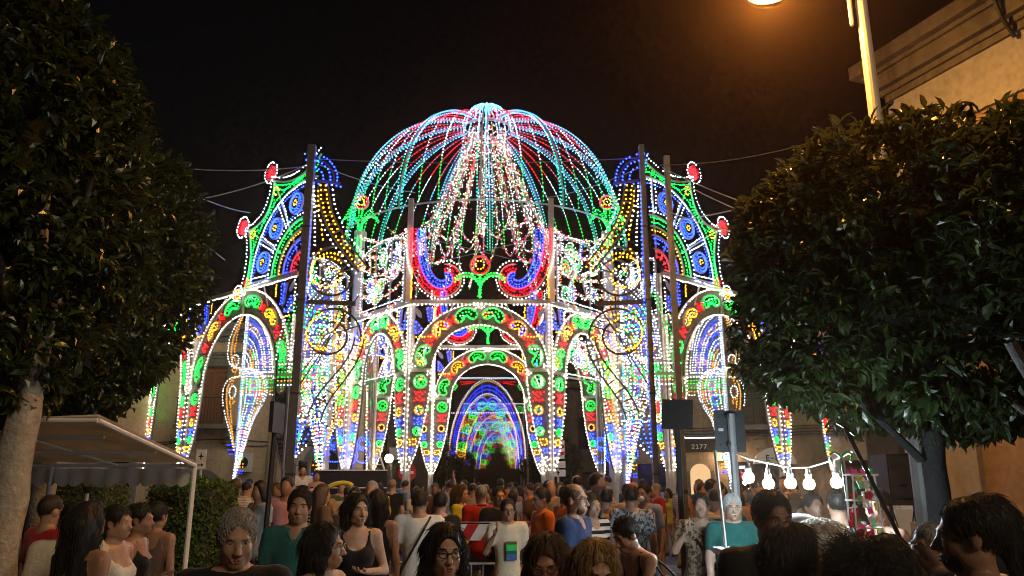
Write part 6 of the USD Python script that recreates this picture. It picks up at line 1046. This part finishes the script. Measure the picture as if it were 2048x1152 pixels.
# ---------------------------------------------------------------- the crowd further off: a few poses, each person placed one by one
ARCH = []
for i, k in enumerate((dict(hair='short'), dict(hair='buzz', wide=1.1, top='polo'), dict(g='f', hair='long', top='tank'), dict(g='f', hair='bob', top='blouse'), dict(hair='balding', wide=1.08, belly=.05), dict(hair='short', armR=up_(-1), top='tee'), dict(g='f', hair='bun', top='tank', bottom='skirt'), dict(g='f', hair='verylong', top='blouse', armL=fwd(1)), dict(hair='short', top='shirt', yaw_h=25), dict(g='f', hair='pony', top='tank', bottom='shorts', yaw_h=-20))):
    ARCH.append((k, figure(H=1.7, lvl=2, seed=i + 40, **k)))
HN = {'hair_black': 'black', 'hair_dark': 'dark', 'hair_brown': 'brown', 'hair_grey': 'grey', 'hair_blonde': 'fair', 'hair_white': 'white', 'hair_red': 'reddish'}
CN = ['black', 'white', 'navy', 'grey', 'blue', 'red', 'cream', 'charcoal', 'olive', 'pink', 'beige', 'teal', 'skyblue', 'brown', 'purple', 'orange', 'yellow', 'checked']
LMK = [(440, 'by the beige house'), (520, 'below the left winged panel'), (580, 'left of the performers'), (660, 'below the performers'), (700, 'under the yellow balloon arch'), (760, 'by the left pavilion column'), (815, 'beside the ladder'), (870, 'at the front arch left foot'), (930, 'left within the front arch'), (990, 'mid front arch'), (1050, 'right within the front arch'), (1105, 'at the front arch right foot'), (1170, 'right of the striped board'), (1230, 'by the right pavilion column'), (1300, 'by the right scroll tower'), (1345, 'beside the plain square pole'), (1400, 'near the lit doorway'), (1440, 'below the black wall screen'), (1520, 'behind the stall sign pole'), (1640, 'behind the stall bulbs'), (1800, 'behind the toy rack')]
rp = random.Random(77); seen = {}; spots = []
for row, (Y, n, x0, x1) in enumerate(((10.5, 13, 470, 1480), (12.3, 20, 455, 1560), (14.3, 26, 440, 1600), (17, 32, 430, 1640), (20.5, 32, 440, 1600), (24.5, 24, 480, 1560), (29.5, 18, 640, 1350), (36, 10, 830, 1120))):
    for i in range(n):
        px = x0 + (x1 - x0) * (i + rp.uniform(.2, .8)) / n; y = Y + rp.uniform(-.7, .7)
        if (1325 < px < 1385 and y < 15.5) or (1270 < px < 1330 and y < 15) or (540 < px < 680 and 16.2 < y < 18.6) or (765 < px < 1075 and y < 15.8): continue
        spots.append((px, y))
combos, first = [], {}
for i in range(64): combos.append((i % len(ARCH), rp.choice(('hair_black', 'hair_black', 'hair_black', 'hair_dark', 'hair_dark', 'hair_dark', 'hair_brown', 'hair_brown', 'hair_grey', 'hair_blonde')), CN[(i * 7 + i // 18) % len(CN)], rp.choice(('black', 'denim', 'navy', 'charcoal', 'beige', 'white')), rp.choice('aabcd')))
for n_, (px, y) in enumerate([(448, 14), (462, 15), (478, 17)] + spots):
    ci = rp.randrange(len(combos)); ai, hc_, c, b, sk = combos[ci]; k, f = ARCH[ai]; H = (rp.gauss(1.74, .06) if k.get('g') != 'f' else rp.gauss(1.64, .06)); yaw = rp.choice((180, 180, 150, 210, 90, -90, 0, 30, -40, 120))
    lm = [t for q, t in LMK if px <= q + 1] or [LMK[-1][1]]; way = {180: 'seen from behind', 150: 'half turned away', 210: 'half turned away', 90: 'facing right', -90: 'facing left', 120: 'looking away'}.get(yaw, 'facing the viewer')
    cn = {'skyblue': 'light blue', 'checked': 'checked'}.get(c, c); ds = 'near,' if y < 13 else 'midway,' if y < 19 else 'distant,'
    lab = '%s-haired person, %s %s, %s, %s %s' % (HN[hc_], cn, {'tee': 't-shirt', 'polo': 'polo', 'tank': 'vest', 'blouse': 'blouse', 'shirt': 'shirt'}[k.get('top', 'tee')], way, ds, lm[0])
    seen[lab] = seen.get(lab, 0) + 1
    if seen[lab] > 1: lab = lab.replace(' person,', ' person, %s trousers,' % b)
    p = W(px, 960, y); t = thing('person', lab, 'person', (p[0], y, 0), math.radians(yaw) or 1e-4, 'crowd in the square', H / 1.7); o = f[0]
    if ci in first: t.GetReferences().AddInternalReference(first[ci].GetPath()); t.SetInstanceable(True); continue
    first[ci] = t
    obj('body', o['body'], 'skin_' + sk, t, smooth=True)
    if 'hair' in o: obj('hair', o['hair'], hc_, t, smooth=True)
    obj(TOPN[k.get('top', 'tee')], o['top'], 'cloth_' + c, t, smooth=True)
    if 'bottom' in o: obj({'skirt': 'skirt', 'shorts': 'shorts'}.get(k.get('bottom'), 'trousers'), o['bottom'], 'cloth_' + b, t, smooth=True)
    for q in o['shoe']: obj('shoe', q, 'shoe_dark', t, smooth=True)
# ---------------------------------------------------------------- thin warm night air
hz = usdkit.material(stage, '/World/Looks/night_air', {'v': ('principled_volume', {'color': (1.0, .62, .38), 'density': .0011, 'anisotropy': .9})}, [], volume='v.volume')
o_ = usdkit.mesh(stage, '/World/haze', box(-95, 95, -32, 165, -1.3, 24), hz); tag(o_, 'thin night air that carries the glow of the lamps', 'air', kind='stuff')
